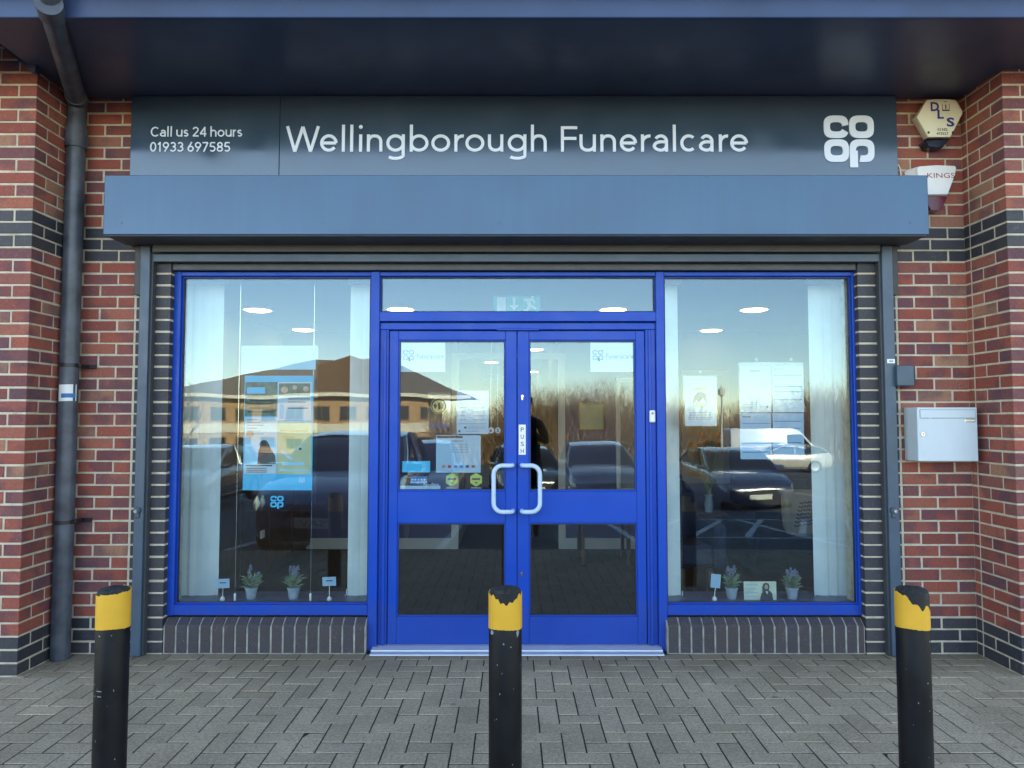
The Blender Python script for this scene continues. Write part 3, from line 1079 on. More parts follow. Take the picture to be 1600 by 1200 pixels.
# ------------------------------------------------------------------ fascia sign
SG = thing('shop_sign', 'wide dark grey shop fascia sign with white lettering and a clover logo', 'sign', (0, -.03, 3.2))
sp = MB()
SY = -.055
sx0, sx1 = WX(204.5, SY, 200), WX(1401.5, SY, 200)
seam = WX(437, SY, 200)
zs1, zs0 = ZSOF - .003, WZ(290, SY)
sp.box(sx0, seam - .0012, SY, -.004, zs0, zs1, 0, .002)
sp.box(seam + .0012, sx1, SY, -.004, zs0, zs1, 0, .002)
sp.build('sign_panel', 'sign', SG)
lt = MB()
def sxp(px, py=225): return WX(px, SY, py)
GL = [('W', 446.7, 499.8), ('e', 500.5, 527.6), ('l', 534, 539.2), ('l', 547, 552.2), ('i', 561, 566.2), ('n', 573.4, 597.6), ('g', 604, 632.6), ('b', 640.4, 669.6), ('o', 674, 703.4), ('r', 710, 725.6), ('o', 727.2, 756.8), ('u', 762.4, 786.4), ('g', 793.6, 822.5), ('h', 829.5, 854.2),
      ('F', 876.4, 902), ('u', 905.4, 931), ('n', 938, 962.2), ('e', 968.4, 995.2), ('r', 1001.4, 1017.2), ('a', 1019.8, 1043.6), ('l', 1051, 1056.2), ('c', 1062.8, 1087), ('a', 1091.8, 1114.6), ('r', 1123, 1138.4), ('e', 1140.8, 1168.4)]
kpx = sxp(801) - sxp(800)
zbase = WZ(237.3, SY)
for gi, (ch, a, b) in enumerate(GL):
    if gi == 14:
        lt.build('lettering', 'white_letter', SG)
        lt = MB()
    strokes(lt, ch, sxp(a), sxp(b), 4.75 * kpx, zbase, SY, 0, 40.5 * kpx, 27.5 * kpx, 43 * kpx, -13 * kpx, .004)
lt.build('lettering', 'white_letter', SG)
l2 = MB()
def line_text(s, px0, px1, pbase, cap, w):
    tot = sum(ADV.get(ch, .60) for ch in s)
    gap = (px1 - px0) / (tot + .0)
    x = px0
    for ch in s:
        adv = ADV.get(ch, .60) * gap
        if ch != ' ':
            pad = .045 * gap
            strokes(l2, ch, sxp(x + pad), sxp(x + adv - pad), w * kpx, WZ(pbase, SY), SY, 0, cap * kpx, cap * .70 * kpx, cap * 1.06 * kpx, -cap * .3 * kpx, .003)
        x += adv
line_text('Call us 24 hours', 234.5, 379, 213.6, 15.6, 2.0)
l2.build('phone_lettering', 'white_letter', SG)
l2 = MB()
line_text('01933 697585', 234, 361, 237.2, 15.4, 2.0)
l2.build('phone_lettering', 'white_letter', SG)
lg = MB()
logo(lg, sxp(1286.6), sxp(1366), WZ(254.6, SY), WZ(180, SY), SY, .006)
lg.build('logo', 'white_letter', SG)

# ------------------------------------------------------------------ roller shutter
RS = thing('roller_shutter', 'grey roller shutter box above the shopfront with its curtain rolled up', 'shutter', (0, -.1, 2.8))
BY = -.305
bx0, bx1 = WX(162, BY, 320), WX(1451, BY, 320)
bz0, bz1 = WZ(366.5, BY), WZ(273.5, BY)
hb = MB()
hb.box(bx0, bx1, BY, -.062, bz0, bz1, 0, .004)
hb.box(bx0 + .004, bx1 - .004, -.0615, -.003, bz0 + .006, bz0 + .25, 0, .002)
hb.build('shutter_housing', streaked('shutter_housing_paint', (0.022, 0.095, 0.195), 0.36, 0.6, 0.025), RS)
for px in (190, 505, 781, 1104, 1422):
    sx_, sz_ = W(px, 348 if px != 1104 else 276, BY)
    a = MB(); a.disc_y(sx_, sz_, .0055, BY - .002, BY + .001, 12); a.build('rivet', 'rail', RS)
un = MB()
un.box(bx0 + .012, bx1 - .012, BY + .012, -.07, bz0 - .006, bz0 - .0005)
un.box(WX(236, -.05), WX(1378, -.05), -.085, -.07, bz0 - .05, bz0 - .0065)
un.build('housing_base', 'shut_dark', RS)
for px0, px1 in ((213.5, 228.5), (1384, 1401)):
    a, b = WX(px0, -.06), WX(px1, -.06)
    ra = MB()
    ra.box(a, b, -.066, -.0015, .004, WZ(384, -.06), 0, .003)
    dk = (b, b + .012) if px0 < 800 else (a - .012, a)
    ra.box(dk[0] + .0004, dk[1] - .0004, -.045, -.0015, .004, WZ(384, -.06), 1)
    o = ra.build('guide_rail', ['rail', 'shut_dark'], RS)
    lo = MB()
    xc_, zc_ = W(213.5 if px0 < 800 else 1397.5, 798, -.075)
    lo.disc_y(xc_, zc_, .021, -.080, -.0665, 18, 0)
    lo.disc_y(xc_, zc_ - .002, .011, -.092, -.0805, 14, 1)
    lo.box(xc_ - .014, xc_ + .014, -.078, -.0665, zc_ - .045, zc_ - .016, 0, .004)
    lo.build('rail_lock', ['rail', 'chrome'], o)
    br = MB()
    e0, e1 = (WX(204.5, -.05), a - .001) if px0 < 800 else (b + .001, WX(1409, -.05))
    br.box(e0, e1, -.055, -.0015, WZ(461, -.05), WZ(381, -.05), 0, .002)
    br.build('rail_bracket', 'black_plastic', o)
cu = MB()
ca, cb = WX(229.5, -.04) + .012, WX(1383, -.04) - .012
z = WZ(397, -.04)
cu.box(ca, cb, -.046, -.020, WZ(409, -.046), z, 0, .004)
for k in range(5):
    cu.box(ca, cb, -.040 + .002 * (k % 2), -.024, z + .002 + k * .028, z + .029 + k * .028, 1, .006)
cu.build('shutter_curtain', ['rail', 'shut_dark'], RS)
lin = MB()
lin.box(XQ1 + .001, XR0 - .001, .012, .12, zt0 + .001, WZ(409, .02) + .06, 0, .002)
lin.build('head_trim', 'shut_dark', SH)
st = MB()
x0, z1 = W(1386, 561, -.067); x1, z0 = W(1398.5, 567.5, -.067)
st.box(x0, x1, -.0675, -.0662, z0, z1, 0)
st.box(x0 + .012, x1 - .012, -.0682, -.0676, z0 + .009, z1 - .009, 1)
tag(st.build('rail_sticker', ['white_plastic', 'grey_ink']), 'tiny white printed sticker on the right shutter guide rail', 'sticker')

# ------------------------------------------------------------------ drainpipe
DP = thing('drainpipe', 'weathered dark grey round drainpipe with a swan neck beside the left pier', 'drainpipe', (WX(106, -.1), -.1, 0))
xp, yp, pr_ = WX(105.5, -.1), -.1, .0545
dp = MB()
ztop = WZ(152, yp)
dp.tube([(xp, yp, .004), (xp, yp, WZ(312, yp))], pr_, 24)
dp.build('lower_pipe', 'pipe', DP, smooth=True)
up_ = MB()
up_.tube([(xp, yp, WZ(312, yp) + .001), (xp, yp, ztop - .06)], pr_ - .0015, 24)
up_.build('upper_pipe', 'pipe', DP, smooth=True)
nk = MB()
yo = YS - .12
xo_, zo_ = W(76, 4, yo)
a0, a1 = Vector((xp, yp, ztop - .03)), Vector((xo_, yo, zo_))
path = [(xp, yp, ztop - .13), (xp, yp, ztop - .06), a0 + (a1 - a0) * .06, a0 + (a1 - a0) * .5, a0 + (a1 - a0) * .95, (xo_, yo, zo_ + .05), (xo_, yo, zo_ + .16)]
nk.tube(path, pr_, 22)
nk.build('swan_neck', 'pipe', DP, smooth=True)
q0 = a0 + (a1 - a0) * .90
for p0, p1, r in (((xp, yp, WZ(232, yp)), (xp, yp, WZ(200, yp)), .0625), ((xp, yp, ztop - .05), (xp, yp, ztop - .02), .0605), ((xp, yp, WZ(317, yp)), (xp, yp, WZ(311, yp)), .0575),
                  (tuple(q0), tuple(q0 + (a1 - a0) * .10), .064), (tuple(a0 + (a1 - a0) * .03), tuple(a0 + (a1 - a0) * .08), .0625)):
    co = MB()
    co.tube([p0, p1], r, 24)
    co.build('pipe_socket', 'pipe', DP, smooth=True)
for py in (571, 815):
    z = WZ(py, yp)
    cl = MB()
    cl.tube([(xp, yp, z - .012), (xp, yp, z + .012)], .0578, 24)
    cl.box(xp + .05, xp + .115, -.016, -.0015, z - .013, z + .011, 0, .002)
    cl.box(xp + .045, xp + .07, -.10, -.016, z - .012, z + .010, 0, .002)
    cl.disc_y(xp + .1, z, .005, -.019, -.016, 10)
    cl.build('pipe_bracket', 'black_plastic', DP, smooth=True)
ps = MB()
x0, z1 = W(91, 601, yp - .055); x1, z0 = W(115, 627, yp - .055)
def wrap(mb, x0, x1, z0, z1, rr, mi, skew=0.0):
    rings = []
    for k in range(9):
        x = x0 + (x1 - x0) * k / 8
        t = max(-.99, min(.99, (x - xp) / rr))
        y = yp - math.sqrt(1 - t * t) * rr
        s_ = skew * (k / 8)
        rings.append([(xp + t * rr, y, z0 + s_), (xp + t * rr, y, z1 + s_), (xp + t * (rr - .001), y + .001, z1 + s_), (xp + t * (rr - .001), y + .001, z0 + s_)])
    mb.loft(rings, True, mi)
wrap(ps, x0, x1, z0, z1, .0555, 0, .004)
wrap(ps, x0 + .02, x1 - .014, z0 + .022, z0 + .048, .0563, 1, .002)
tag(ps.build('pipe_sticker', ['white_plastic', 'blue_ink'], smooth=True), 'white sticker with a blue stripe stuck on the drainpipe', 'sticker')

# ------------------------------------------------------------------ alarm boxes
AB = thing('alarm_box', 'cream hexagonal alarm bell box lettered DLS under the canopy', 'alarm box', (WX(1465, 0, 190), 0, WZ(190, 0)))
ay = -.085
face = [W(1400 + a / 6, 140 + b / 6, ay) for a, b in ((300, 450), (510, 450), (625, 225), (620, 195), (565, 100), (480, 88), (370, 88), (285, 96), (190, 258))]
base = [W(1400 + a / 6, 140 + b / 6, -.003) for a, b in ((258, 475), (500, 462), (622, 235), (620, 200), (560, 105), (480, 95), (360, 95), (280, 100), (146, 285))]
ab = MB()
ab.loft([[(x, -.003, z) for x, z in base], [(x, ay + .012, z) for x, z in [((fx * .85 + bx * .15), (fz * .85 + bz * .15)) for (fx, fz), (bx, bz) in zip(face, base)]],
         [(x, ay, z) for x, z in [(fx * .97 + .03 * sum(p[0] for p in face) / 9, fz * .97 + .03 * sum(p[1] for p in face) / 9) for fx, fz in face]]], True, 0)
text(ab, 'D', *[v for v in (W(1400 + 294 / 6, 0, ay)[0], W(1400 + 372 / 6, 0, ay)[0])], WZ(140 + 203 / 6, ay), WZ(140 + 117 / 6, ay), ay - .001, 1, bold=.03)
text(ab, 'L', WX(1400 + 386 / 6, ay, 170), WX(1400 + 446 / 6, ay, 170), WZ(140 + 274 / 6, ay), WZ(140 + 188 / 6, ay), ay - .001, 1, bold=.03)
text(ab, 'S', WX(1400 + 474 / 6, ay, 190), WX(1400 + 546 / 6, ay, 190), WZ(140 + 348 / 6, ay), WZ(140 + 262 / 6, ay), ay - .001, 1, bold=.03)
text(ab, '01582', WX(1400 + 388 / 6, ay, 200), WX(1400 + 482 / 6, ay, 200), WZ(140 + 387 / 6, ay), WZ(140 + 362 / 6, ay), ay - .001, 2, bold=.02)
text(ab, '472527', WX(1400 + 378 / 6, ay, 205), WX(1400 + 490 / 6, ay, 205), WZ(140 + 424 / 6, ay), WZ(140 + 400 / 6, ay), ay - .001, 2, bold=.02)
# little line drawing of a doorway
x0, z1 = W(1400 + 430 / 6, 140 + 112 / 6, ay); x1, z0 = W(1400 + 502 / 6, 140 + 200 / 6, ay)
t_ = .003
for a in ((x0, x0 + t_, z0, z1 - .015), (x1 - t_, x1, z0, z1 - .015), (x0 + .015, x1 - .015, z1 - t_, z1), (x0, x1, z0, z0 + .008), (x0 + .02, x0 + .02 + t_, z0 + .012, z1 - .02), (x1 - .02 - t_, x1 - .02, z0 + .012, z1 - .02)):
    ab.box(a[0], a[1], ay - .001, ay + .001, a[2], a[3], 2)
for a, b in ((305, 402), (533, 402)):
    xx, zz = W(1400 + a / 6, 140 + b / 6, ay)
    ab.disc_y(xx, zz, .008, ay - .001, ay + .002, 12, 2)
ab.build('bell_cover', ['cream', 'navy_ink', 'dark_ink'], AB)
le = MB()
lf = [W(1400 + a / 6, 140 + b / 6, -.07) for a, b in ((300, 540), (390, 548), (450, 535), (500, 470), (265, 480))]
le.loft([[(x, -.004, z) for x, z in lf], [(x, -.06, z) for x, z in lf], [(x * .9 + .1 * lf[1][0], -.072, z * .9 + .1 * lf[4][1]) for x, z in lf]], True)
le.build('strobe_lens', 'navy', AB, smooth=False)

KB = thing('alarm_box', 'white shield shaped alarm box lettered KINGS with a maroon base', 'alarm box', (WX(1460, 0, 290), 0, WZ(290, 0)))
ky = -.075
kp = lambda a, b, y=ky: W(1400 + a / 6, 140 + b / 6, y)
kf = [kp(248, 992), kp(490, 990), kp(560, 800), kp(572, 730), kp(560, 712), kp(380, 704), kp(215, 716), kp(190, 740), kp(200, 830)]
kc = (sum(p[0] for p in kf) / 9, sum(p[1] for p in kf) / 9)
kbk = [(x + (-.035 if x < kc[0] - .06 else .0), z) for x, z in kf]
kb = MB()
kb.loft([[(x, -.003, z) for x, z in kbk], [(x, ky + .015, z) for x, z in kf], [(x * .95 + kc[0] * .05, ky, z * .95 + kc[1] * .05) for x, z in kf]], True, 0)
text(kb, 'KINGS', kp(268, 0)[0], kp(524, 0)[0], kp(0, 828)[1], kp(0, 782)[1], ky - .001, 1)
kb.build('bell_cover', ['white_plastic', 'red_ink'], KB)
km = MB()
mf = [kp(262, 1000), kp(488, 998), kp(440, 1118), kp(415, 1130), kp(330, 1128)]
km.loft([[(x, -.003, z) for x, z in mf], [(x, ky + .01, z) for x, z in mf], [(x * .96 + .04 * kc[0], ky + .004, z) for x, z in mf]], True)
km.build('strobe_lens', 'maroon', KB)
cb_ = MB()
cb_.tube([(*[W(1404, 256, -.02)[0]], -.012, WZ(256, -.02)), (WX(1407, -.02, 262), -.012, WZ(262, -.02)), (WX(1408.5, -.02, 270), -.012, WZ(270, -.02)), (WX(1409, -.02, 285), -.012, WZ(285, -.02))], .004, 8)
tag(cb_.build('cable', 'white_plastic', smooth=True), 'short white cable curling out from behind the sign edge', 'cable')

# ------------------------------------------------------------------ letterbox and key safe
my = -.155
LB = thing('letter_box', 'white steel letter box with a flap and lock on the right brick wall', 'letter box', (WX(1480, 0), 0, WZ(720, 0)))
x0, z1 = W(1433, 636.5, my); x1, z0 = W(1529.5, 721, my)
mb = MB()
mb.box(x0, x1, my, -.002, z0, z1, 0, .004)
mb.build('box_body', 'white_metal', LB)
fl = MB()
fx0, fz1 = W(1437.5, 640.5, my); fx1, fz0 = W(1523.5, 653, my)
fl.box(fx0, fx1, my - .004, my - .0005, fz0, fz1, 0, .0015)
fl.box(fx0 - .003, fx1 + .003, my - .0012, my - .0002, fz0 - .003, fz1 + .003, 1)
fl.box(fx0 + .045, fx0 + .065, my - .008, my - .0035, fz0 - .003, fz0 + .006, 0, .001)
fl.build('letter_flap', ['white_metal', 'grey_ink'], LB)
ld = MB()
xl_, zl_ = W(1441.5, 678.5, my)
ld.disc_y(xl_, zl_, .0125, my - .006, my - .0005, 16, 0)
ld.box(xl_ - .002, xl_ + .002, my - .0068, my - .0058, zl_ - .007, zl_ + .007, 1)
ld.build('lock', ['chrome', 'dark_ink'], LB)
npl = MB()
nx0, nz1 = W(1507.5, 654.5, my); nx1, nz0 = W(1523.5, 659.5, my)
npl.box(nx0, nx1, my - .003, my - .0004, nz0, nz1, 0, .001)
npl.box(nx0 + .004, nx1 - .004, my - .0038, my - .0028, nz0 + .004, nz1 - .004, 1)
npl.build('name_plate', ['chrome', 'cream'], LB)
ks = MB()
x0, z1 = W(1409.5, 570.5, -.1); x1, z0 = W(1429.5, 603, -.1)
ks.box(x0 - .03, x1, -.1, -.002, z0, z1, 0, .005)
ks.box(x1 + .0005, x1 + .009, -.092, -.002, z0 + .004, z1 - .004, 1, .002)
tag(ks.build('shutter_switch', ['rail', 'black_plastic']), 'small dark grey metal switch box beside the right guide rail', 'switch box')

# ------------------------------------------------------------------ bollards
BOL_Y = -1.66
def bollard(px, label, style):
    x = WX(px, BOL_Y, 1000)
    ztop = WZ(921, BOL_Y)
    r = .0650 if style == 2 else .0608
    b = thing('bollard', label, 'bollard', (x, BOL_Y, 0), 'bollards in front of the shop')
    po = MB()
    n = 40
    po.lathe([(r, -.05), (r, .3), (r, ztop - .012), (r - .004, ztop - .004)], x, BOL_Y, n)
    po.build('post', 'bollard', b, smooth=True)
    rr = random.Random(style)
    ca = MB()
    rings = [[(x + (r - .003) * f * math.cos(2 * math.pi * k / n), BOL_Y + (r - .003) * f * math.sin(2 * math.pi * k / n), ztop - .004 + h + rr.uniform(-.002, .002)) for k in range(n)] for f, h in ((1, -.002), (.93, .006), (.75, .011), (.4, .014), (.1, .015))]
    ca.loft(rings, True)
    ca.build('cap', 'tarcap', b, smooth=True)
    # reflective band, torn along the top
    m = 120
    zb_ = WZ(980, BOL_Y) + .004
    bd = MB()
    ri = r + .0012
    rows = []
    wob = 0
    for k in range(m):
        a = 2 * math.pi * k / m
        d = (math.degrees(a) + 90 + 180) % 360 - 180                # 0 = towards the street
        wob = wob * .7 + rr.uniform(-.0022, .0022)
        if style == 1: top = ztop - .008 - (0.006 if d < -20 else 0) + d * .00006
        elif style == 2:
            top = ztop - .012 - .034 * max(0, 1 - abs((d - 5) / 42.0)) ** .55 - .004 * math.sin(d * .3)
        else:
            e = (d + 75) / 150
            top = ztop - .008 - .056 * max(0, min(1, e * 1.9)) ** 1.3 + .010 * math.exp(-((d - 22) / 12) ** 2) - .006 * math.sin(d * .16) * (1 if d > -60 else 0) - (.030 * math.exp(-((d - 66) / 9) ** 2))
        top += wob
        low = zb_ + rr.uniform(-.0012, .0012) + .003 * math.sin(d * .04 + style)
        rows.append((a, low, max(top, low + .02)))
    vs, fs = [], []
    for a, lo_, hi_ in rows:
        ca_, sa_ = math.cos(a), math.sin(a)
        vs += [(x + ri * ca_, BOL_Y + ri * sa_, lo_), (x + ri * ca_, BOL_Y + ri * sa_, hi_), (x + r * .985 * ca_, BOL_Y + r * .985 * sa_, hi_), (x + r * .985 * ca_, BOL_Y + r * .985 * sa_, lo_)]
    for k in range(m):
        j = (k + 1) % m
        for q in range(4):
            w_ = (q + 1) % 4
            fs.append((k * 4 + q, j * 4 + q, j * 4 + w_, k * 4 + w_))
    bd.add(vs, fs)
    bd.build('reflective_band', 'yellow', b, smooth=True)
    # chips of bare paint and scuffs
    sm = MB()
    def chip(d, zz, w_, h_):
        nn = 9
        ctr = R(d - 90)
        pts = []
        for k in range(nn):
            t = 2 * math.pi * k / nn
            q = rr.uniform(.55, 1.1)
            aa = ctr + w_ / r * q * math.cos(t)
            pts.append((x + (r + .0008) * math.cos(aa), BOL_Y + (r + .0008) * math.sin(aa), zz + h_ * q * math.sin(t)))
        sm.add(pts, [tuple(range(nn))])
    if style == 2:
        chip(-52, zb_ - .013, .010, .010); chip(48, zb_ - .016, .009, .016); chip(-5, zb_ - .05, .004, .004); chip(20, zb_ - .062, .003, .003)
    elif style == 1:
        chip(-18, zb_ - .022, .004, .003); chip(25, zb_ - .02, .003, .002); chip(-15, zb_ - .23, .016, .003); chip(-12, zb_ - .25, .014, .002)
    else:
        chip(38, zb_ - .045, .004, .004); chip(20, zb_ - .2, .003, .004); chip(45, zb_ - .1, .002, .006)
    for k in range(9):
        chip(rr.uniform(-75, 75), rr.uniform(.1, zb_ - .05), rr.uniform(.0008, .0022), rr.uniform(.001, .006))
    sm.build('paint_scuffs', paint('chipped_grey', (0.26, 0.30, 0.33), 0.7, 0.2, 30), b, kind='stuff')
bollard(176.0, 'black bollard on the left, yellow band almost whole', 1)
bollard(789.5, 'middle black bollard before the doors, ragged yellow band and two white chips', 2)
bollard(1426.5, 'black bollard on the right, yellow band torn away at the top', 3)

# ------------------------------------------------------------------ inside the shop
GY = .0985                                     # just behind the window panes
DY = .1100                                     # just behind the door panes
def sheet(mb, px0, py0, px1, py1, y, mi=0, t=.0015):
    x0, z1 = W(px0, py0, y)
    x1, z0 = W(px1, py1, y)
    mb.box(x0, x1, y, y + t, z0, z1, mi)
def ptext(mb, s, px0, py0, px1, py1, y, mi, **k):
    x0, z1 = W(px0, py0, y)
    x1, z0 = W(px1, py1, y)
    text(mb, s, x0, x1, z0, z1, y, mi, **k)

# ceiling lights
LG = 'round recessed ceiling lights'
def ceiling_light(px, py, label, r=.115):
    up = (600 - py) / F
    dy, dz = math.cos(PITCH) - up * math.sin(PITCH), math.sin(PITCH) + up * math.cos(PITCH)
    t = (ZCEIL - CZ) / dz
    x, y = (px - 800) / F * t, CY + dy * t
    o = thing('ceiling_light', label, 'ceiling light', (x, y, ZCEIL), LG)
    a = MB()
    a.lathe([(r + .03, ZCEIL - .001), (r + .028, ZCEIL - .010), (r + .004, ZCEIL - .012), (r + .002, ZCEIL - .001)], x, y, 24)
    a.build('trim_ring', 'white_plastic', o, smooth=True)
    a = MB()
    a.lathe([(r, ZCEIL - .002), (r, ZCEIL - .012), (r * .8, ZCEIL - .020), (r * .3, ZCEIL - .024)], x, y, 24)
    a.build('diffuser', 'lamp', o, smooth=True)
for a in ((403, 483, 'round lit ceiling light nearest the glass in the left window'), (474.5, 514, 'smaller round lit ceiling light lower right in the left window'),
          (626, 482, 'round lit ceiling light at the left end of the transom window'), (958, 482.5, 'round lit ceiling light at the right end of the transom window'),
          (1178, 482.5, 'round lit ceiling light upper right in the right window'), (1111, 515, 'smaller round lit ceiling light lower left in the right window'),
          (768, 565.5, 'round lit ceiling light seen alone through the left door pane'), (836, 545, 'upper of two lit ceiling lights through the right door pane'),
          (833, 580, 'lower of two lit ceiling lights through the right door pane')):
    ceiling_light(*a)

# hanging exit sign
ey = 1.15
ES = thing('exit_sign', 'green hanging exit sign with white arrow and running man in the transom', 'exit sign', (WX(807, ey, 470), ey, ZCEIL))
a = MB()
sheet(a, 769, 446, 845.5, 458.5, ey - .02, 0, .06)
for px in (785, 830):
    x = WX(px, ey, 450)
    a.box(x - .006, x + .006, ey, ey + .012, WZ(447, ey), ZCEIL)
a.build('sign_housing', 'white_plastic', ES)
a = MB()
sheet(a, 771, 459, 844.5, 489, ey, 0, .008)
a.build('sign_face', 'exit_green', ES)
a = MB()
y = ey - .002
sheet(a, 776.5, 464.5, 790, 492, y)
x = lambda p, q: W(p, q, y)
a.prism([x(801, 464), x(805.5, 464), x(805.5, 477), x(810, 477), x(803.2, 485), x(796.5, 477), x(801, 477)], y, y + .0015)
a.prism([x(818, 466), x(833, 466.5), x(837, 473), x(834.5, 474.5), x(831, 470), x(828, 470), x(831.5, 477), x(838.5, 481), x(837, 484), x(829, 480), x(824, 486.5), x(818, 486.5), x(818, 483.5), x(822, 483.5), x(825, 477), x(822.5, 471), x(818, 470)], y + .0002, y + .0015)
a.disc_y(*x(832, 463.8), .011, y, y + .0015, 12)
a.build('pictogram', 'exit_white', ES)

# vertical blinds gathered at the window sides
def blind(px0, px1, ptop, pbot, label, n, ang):
    y = .33
    x0, x1 = WX(px0, y), WX(px1, y)
    zt, zb = WZ(ptop, y), WZ(pbot, y)
    b = thing('vertical_blind', label, 'blind', ((x0 + x1) / 2, y, zt), 'vertical blinds gathered at the window sides')
    hr = MB()
    hr.box(x0 - .02, x1 + .02, y - .022, y + .022, zt + .004, zt + .04, 0, .003)
    hr.build('headrail', 'white_plastic', b)
    w_ = .089
    for k in range(n):
        f = k / max(1, n - 1)
        A = R(ang + rnd.uniform(-6, 6))
        hx = w_ / 2 * math.cos(A)
        cx = x0 + hx + (x1 - x0 - 2 * hx) * f
        m = MB()
        rings = []
        for q in range(5):
            s_ = (q / 4 - .5) * w_
            bow = .006 * (1 - (2 * q / 4 - 1) ** 2)
            px_, py_ = cx + s_ * math.cos(A) - bow * math.sin(A), y + s_ * math.sin(A) - bow * math.cos(A) + (k % 2) * .004
            dzb = rnd.uniform(-.003, .003)
            rings.append([(px_, py_, zb + dzb), (px_, py_, zt), (px_ + .0012, py_ + .0012, zt), (px_ + .0012, py_ + .0012, zb + dzb)])
        m.loft(rings, True)
        m.build('louvre', 'louvre', b, smooth=True)
    ch = MB()
    xe = x1 + .004 if px0 < 800 and px0 < 400 or 1030 < px0 < 1100 else x0 - .004
    ch.tube([(xe, y - .02, zb + .05), (xe, y - .02, zb + .015), (xe + (.012 if xe > x0 else -.012), y - .02, zb + .004)], .003, 6)
    ch.build('bottom_chain', 'white_plastic', b)
blind(287, 345, 445, 934, 'pale vertical blind gathered at the far left of the left window', 6, 14)
blind(546.5, 580, 445, 931, 'narrow pale vertical blind between the left window and the doors', 4, 16)
blind(1039, 1061, 445, 934, 'narrow pale vertical blind just right of the doors', 3, 18)
blind(1267.5, 1323, 445, 934, 'pale vertical blind gathered at the far right of the right window', 6, -15)

# plants on the window board
def plant(px, pbase, ptop, label, seed, kinds):
    rr = random.Random(seed)
    y = .24
    x = WX(px, y, 930)
    z0 = ZWB
    hh = (WZ(ptop, y) - WZ(pbase, y))
    o = thing('potted_lavender', label, 'potted plant', (x, y, z0), 'potted lavender plants on the window boards')
    ph = .076
    p = MB()
    p.lathe([(.029, z0 + .0005), (.038, z0 + ph - .014), (.042, z0 + ph - .013), (.043, z0 + ph), (.038, z0 + ph), (.036, z0 + ph - .012), (.01, z0 + ph - .013)], x, y, 24)
    p.build('pot', 'pot', o, smooth=True)
    lf = MB()
    for k in range(110):
        a = rr.uniform(0, 2 * math.pi)
        ln_ = rr.uniform(.04, .085)
        out = rr.uniform(.15, 1.0)
        b0 = Vector((x + .02 * math.cos(a) * rr.random(), y + .02 * math.sin(a) * rr.random(), z0 + ph - .01 + rr.uniform(0, .055)))
        d = Vector((math.cos(a) * out, math.sin(a) * out, rr.uniform(.25, 1.0))).normalized()
        tip = b0 + d * ln_ + Vector((0, 0, -.012 * out))
        sd = d.cross(Vector((0, 0, 1))).normalized() * .0042
        md = b0 + d * ln_ * .55 + Vector((0, 0, .004))
        lf.add([b0 - sd * .5, b0 + sd * .5, md + sd, tip, md - sd], [(0, 1, 2, 3, 4)])
    lf.build('foliage', 'leaf', o)
    for dx, hz, lean in kinds:
        fl = MB()
        bx, bz = x + dx * .3, z0 + ph + .03
        tx, tz = x + dx, z0 + hh * hz
        fl.tube([(bx, y, bz), ((bx + tx) / 2, y, (bz + tz) / 2), (tx - lean * .03, y, tz - .055)], .0014, 5, 1)
        for q in range(38):
            f = q / 37
            zz = tz - .055 + .055 * f
            rad = .0115 * math.sin(math.pi * min(1, .15 + f * .85)) + .002
            a = rr.uniform(0, 6.28)
            c_ = Vector((tx - lean * .03 * (1 - f) + rad * math.cos(a), y + rad * math.sin(a), zz))
            e = .0058
            fl.add([c_ + Vector((math.cos(a) * e, math.sin(a) * e, e)), c_ + Vector((-math.sin(a) * e, math.cos(a) * e, 0)), c_ + Vector((0, 0, -e)), c_ + Vector((math.sin(a) * e, -math.cos(a) * e, 0))], [(0, 1, 2, 3)], 0)
        fl.build('flower_spike', ['lavender', 'leaf'], o)
plant(392.5, 943, 892, 'potted lavender with two leaning blooms, left plant of the left window', 1, [(-.006, 1.02, .3), (.05, .82, 1.3)])
plant(458.5, 943, 892, 'bushy potted lavender, right plant of the left window', 2, [(-.02, 1.0, -.2), (.004, .99, 0), (.028, 1.0, .3), (.014, .92, .2)])
plant(1143, 945, 893, 'potted lavender beside the tilted card in the right window', 3, [(-.022, .97, -.3), (.0, .90, 0), (.022, 1.0, .2)])
plant(1237.5, 945, 897, 'potted lavender between the photo card and the right blind', 4, [(-.03, .95, -.5), (-.006, 1.0, -.1), (.022, .96, .3), (.034, .9, .4)])

# little card holders
def card(px, pb, cx0, cy0, cx1, cy1, label, tilt, txt):
    y = .20
    x, z0 = WX(px, y, pb), ZWB
    o = thing('card_holder', label, 'card holder', (x, y, z0), 'small card holders on the window boards')
    b = MB()
    b.lathe([(.015, z0 + .0005), (.016, z0 + .012), (.010, z0 + .022), (.003, z0 + .026)], x, y, 16)
    b.build('base', 'white_plastic', o, smooth=True)
    c0, c1 = W(cx0, cy0, y), W(cx1, cy1, y)
    mx, mz = (c0[0] + c1[0]) / 2, (c0[1] + c1[1]) / 2
    s = MB()
    s.tube([(x, y, z0 + .024), ((x + mx) / 2, y + .002, (z0 + mz) / 2), (mx, y + .003, c1[1] + .006)], .0024, 6)
    s.build('stem', 'white_plastic', o)
    k = MB()
    hw, hh = (c1[0] - c0[0]) / 2, (c0[1] - c1[1]) / 2
    ca, sa = math.cos(R(tilt)), math.sin(R(tilt))
    def q(u, v, yy): return (mx + u * ca - v * sa, yy, mz + u * sa + v * ca)
    def slab(u0, u1, v0, v1, ya, yb, mi):
        k.loft([[q(u0, v0, yy), q(u1, v0, yy), q(u1, v1, yy), q(u0, v1, yy)] for yy in (ya, yb)], True, mi)
    slab(-hw, hw, -hh, hh, y - .001, y + .001, 0)
    if txt:
        slab(-hw * .5, hw * .5, hh * .05, hh * .28, y - .0018, y - .0011, 1)
    k.build('card', ['pale_paper', 'dark_ink'], o)
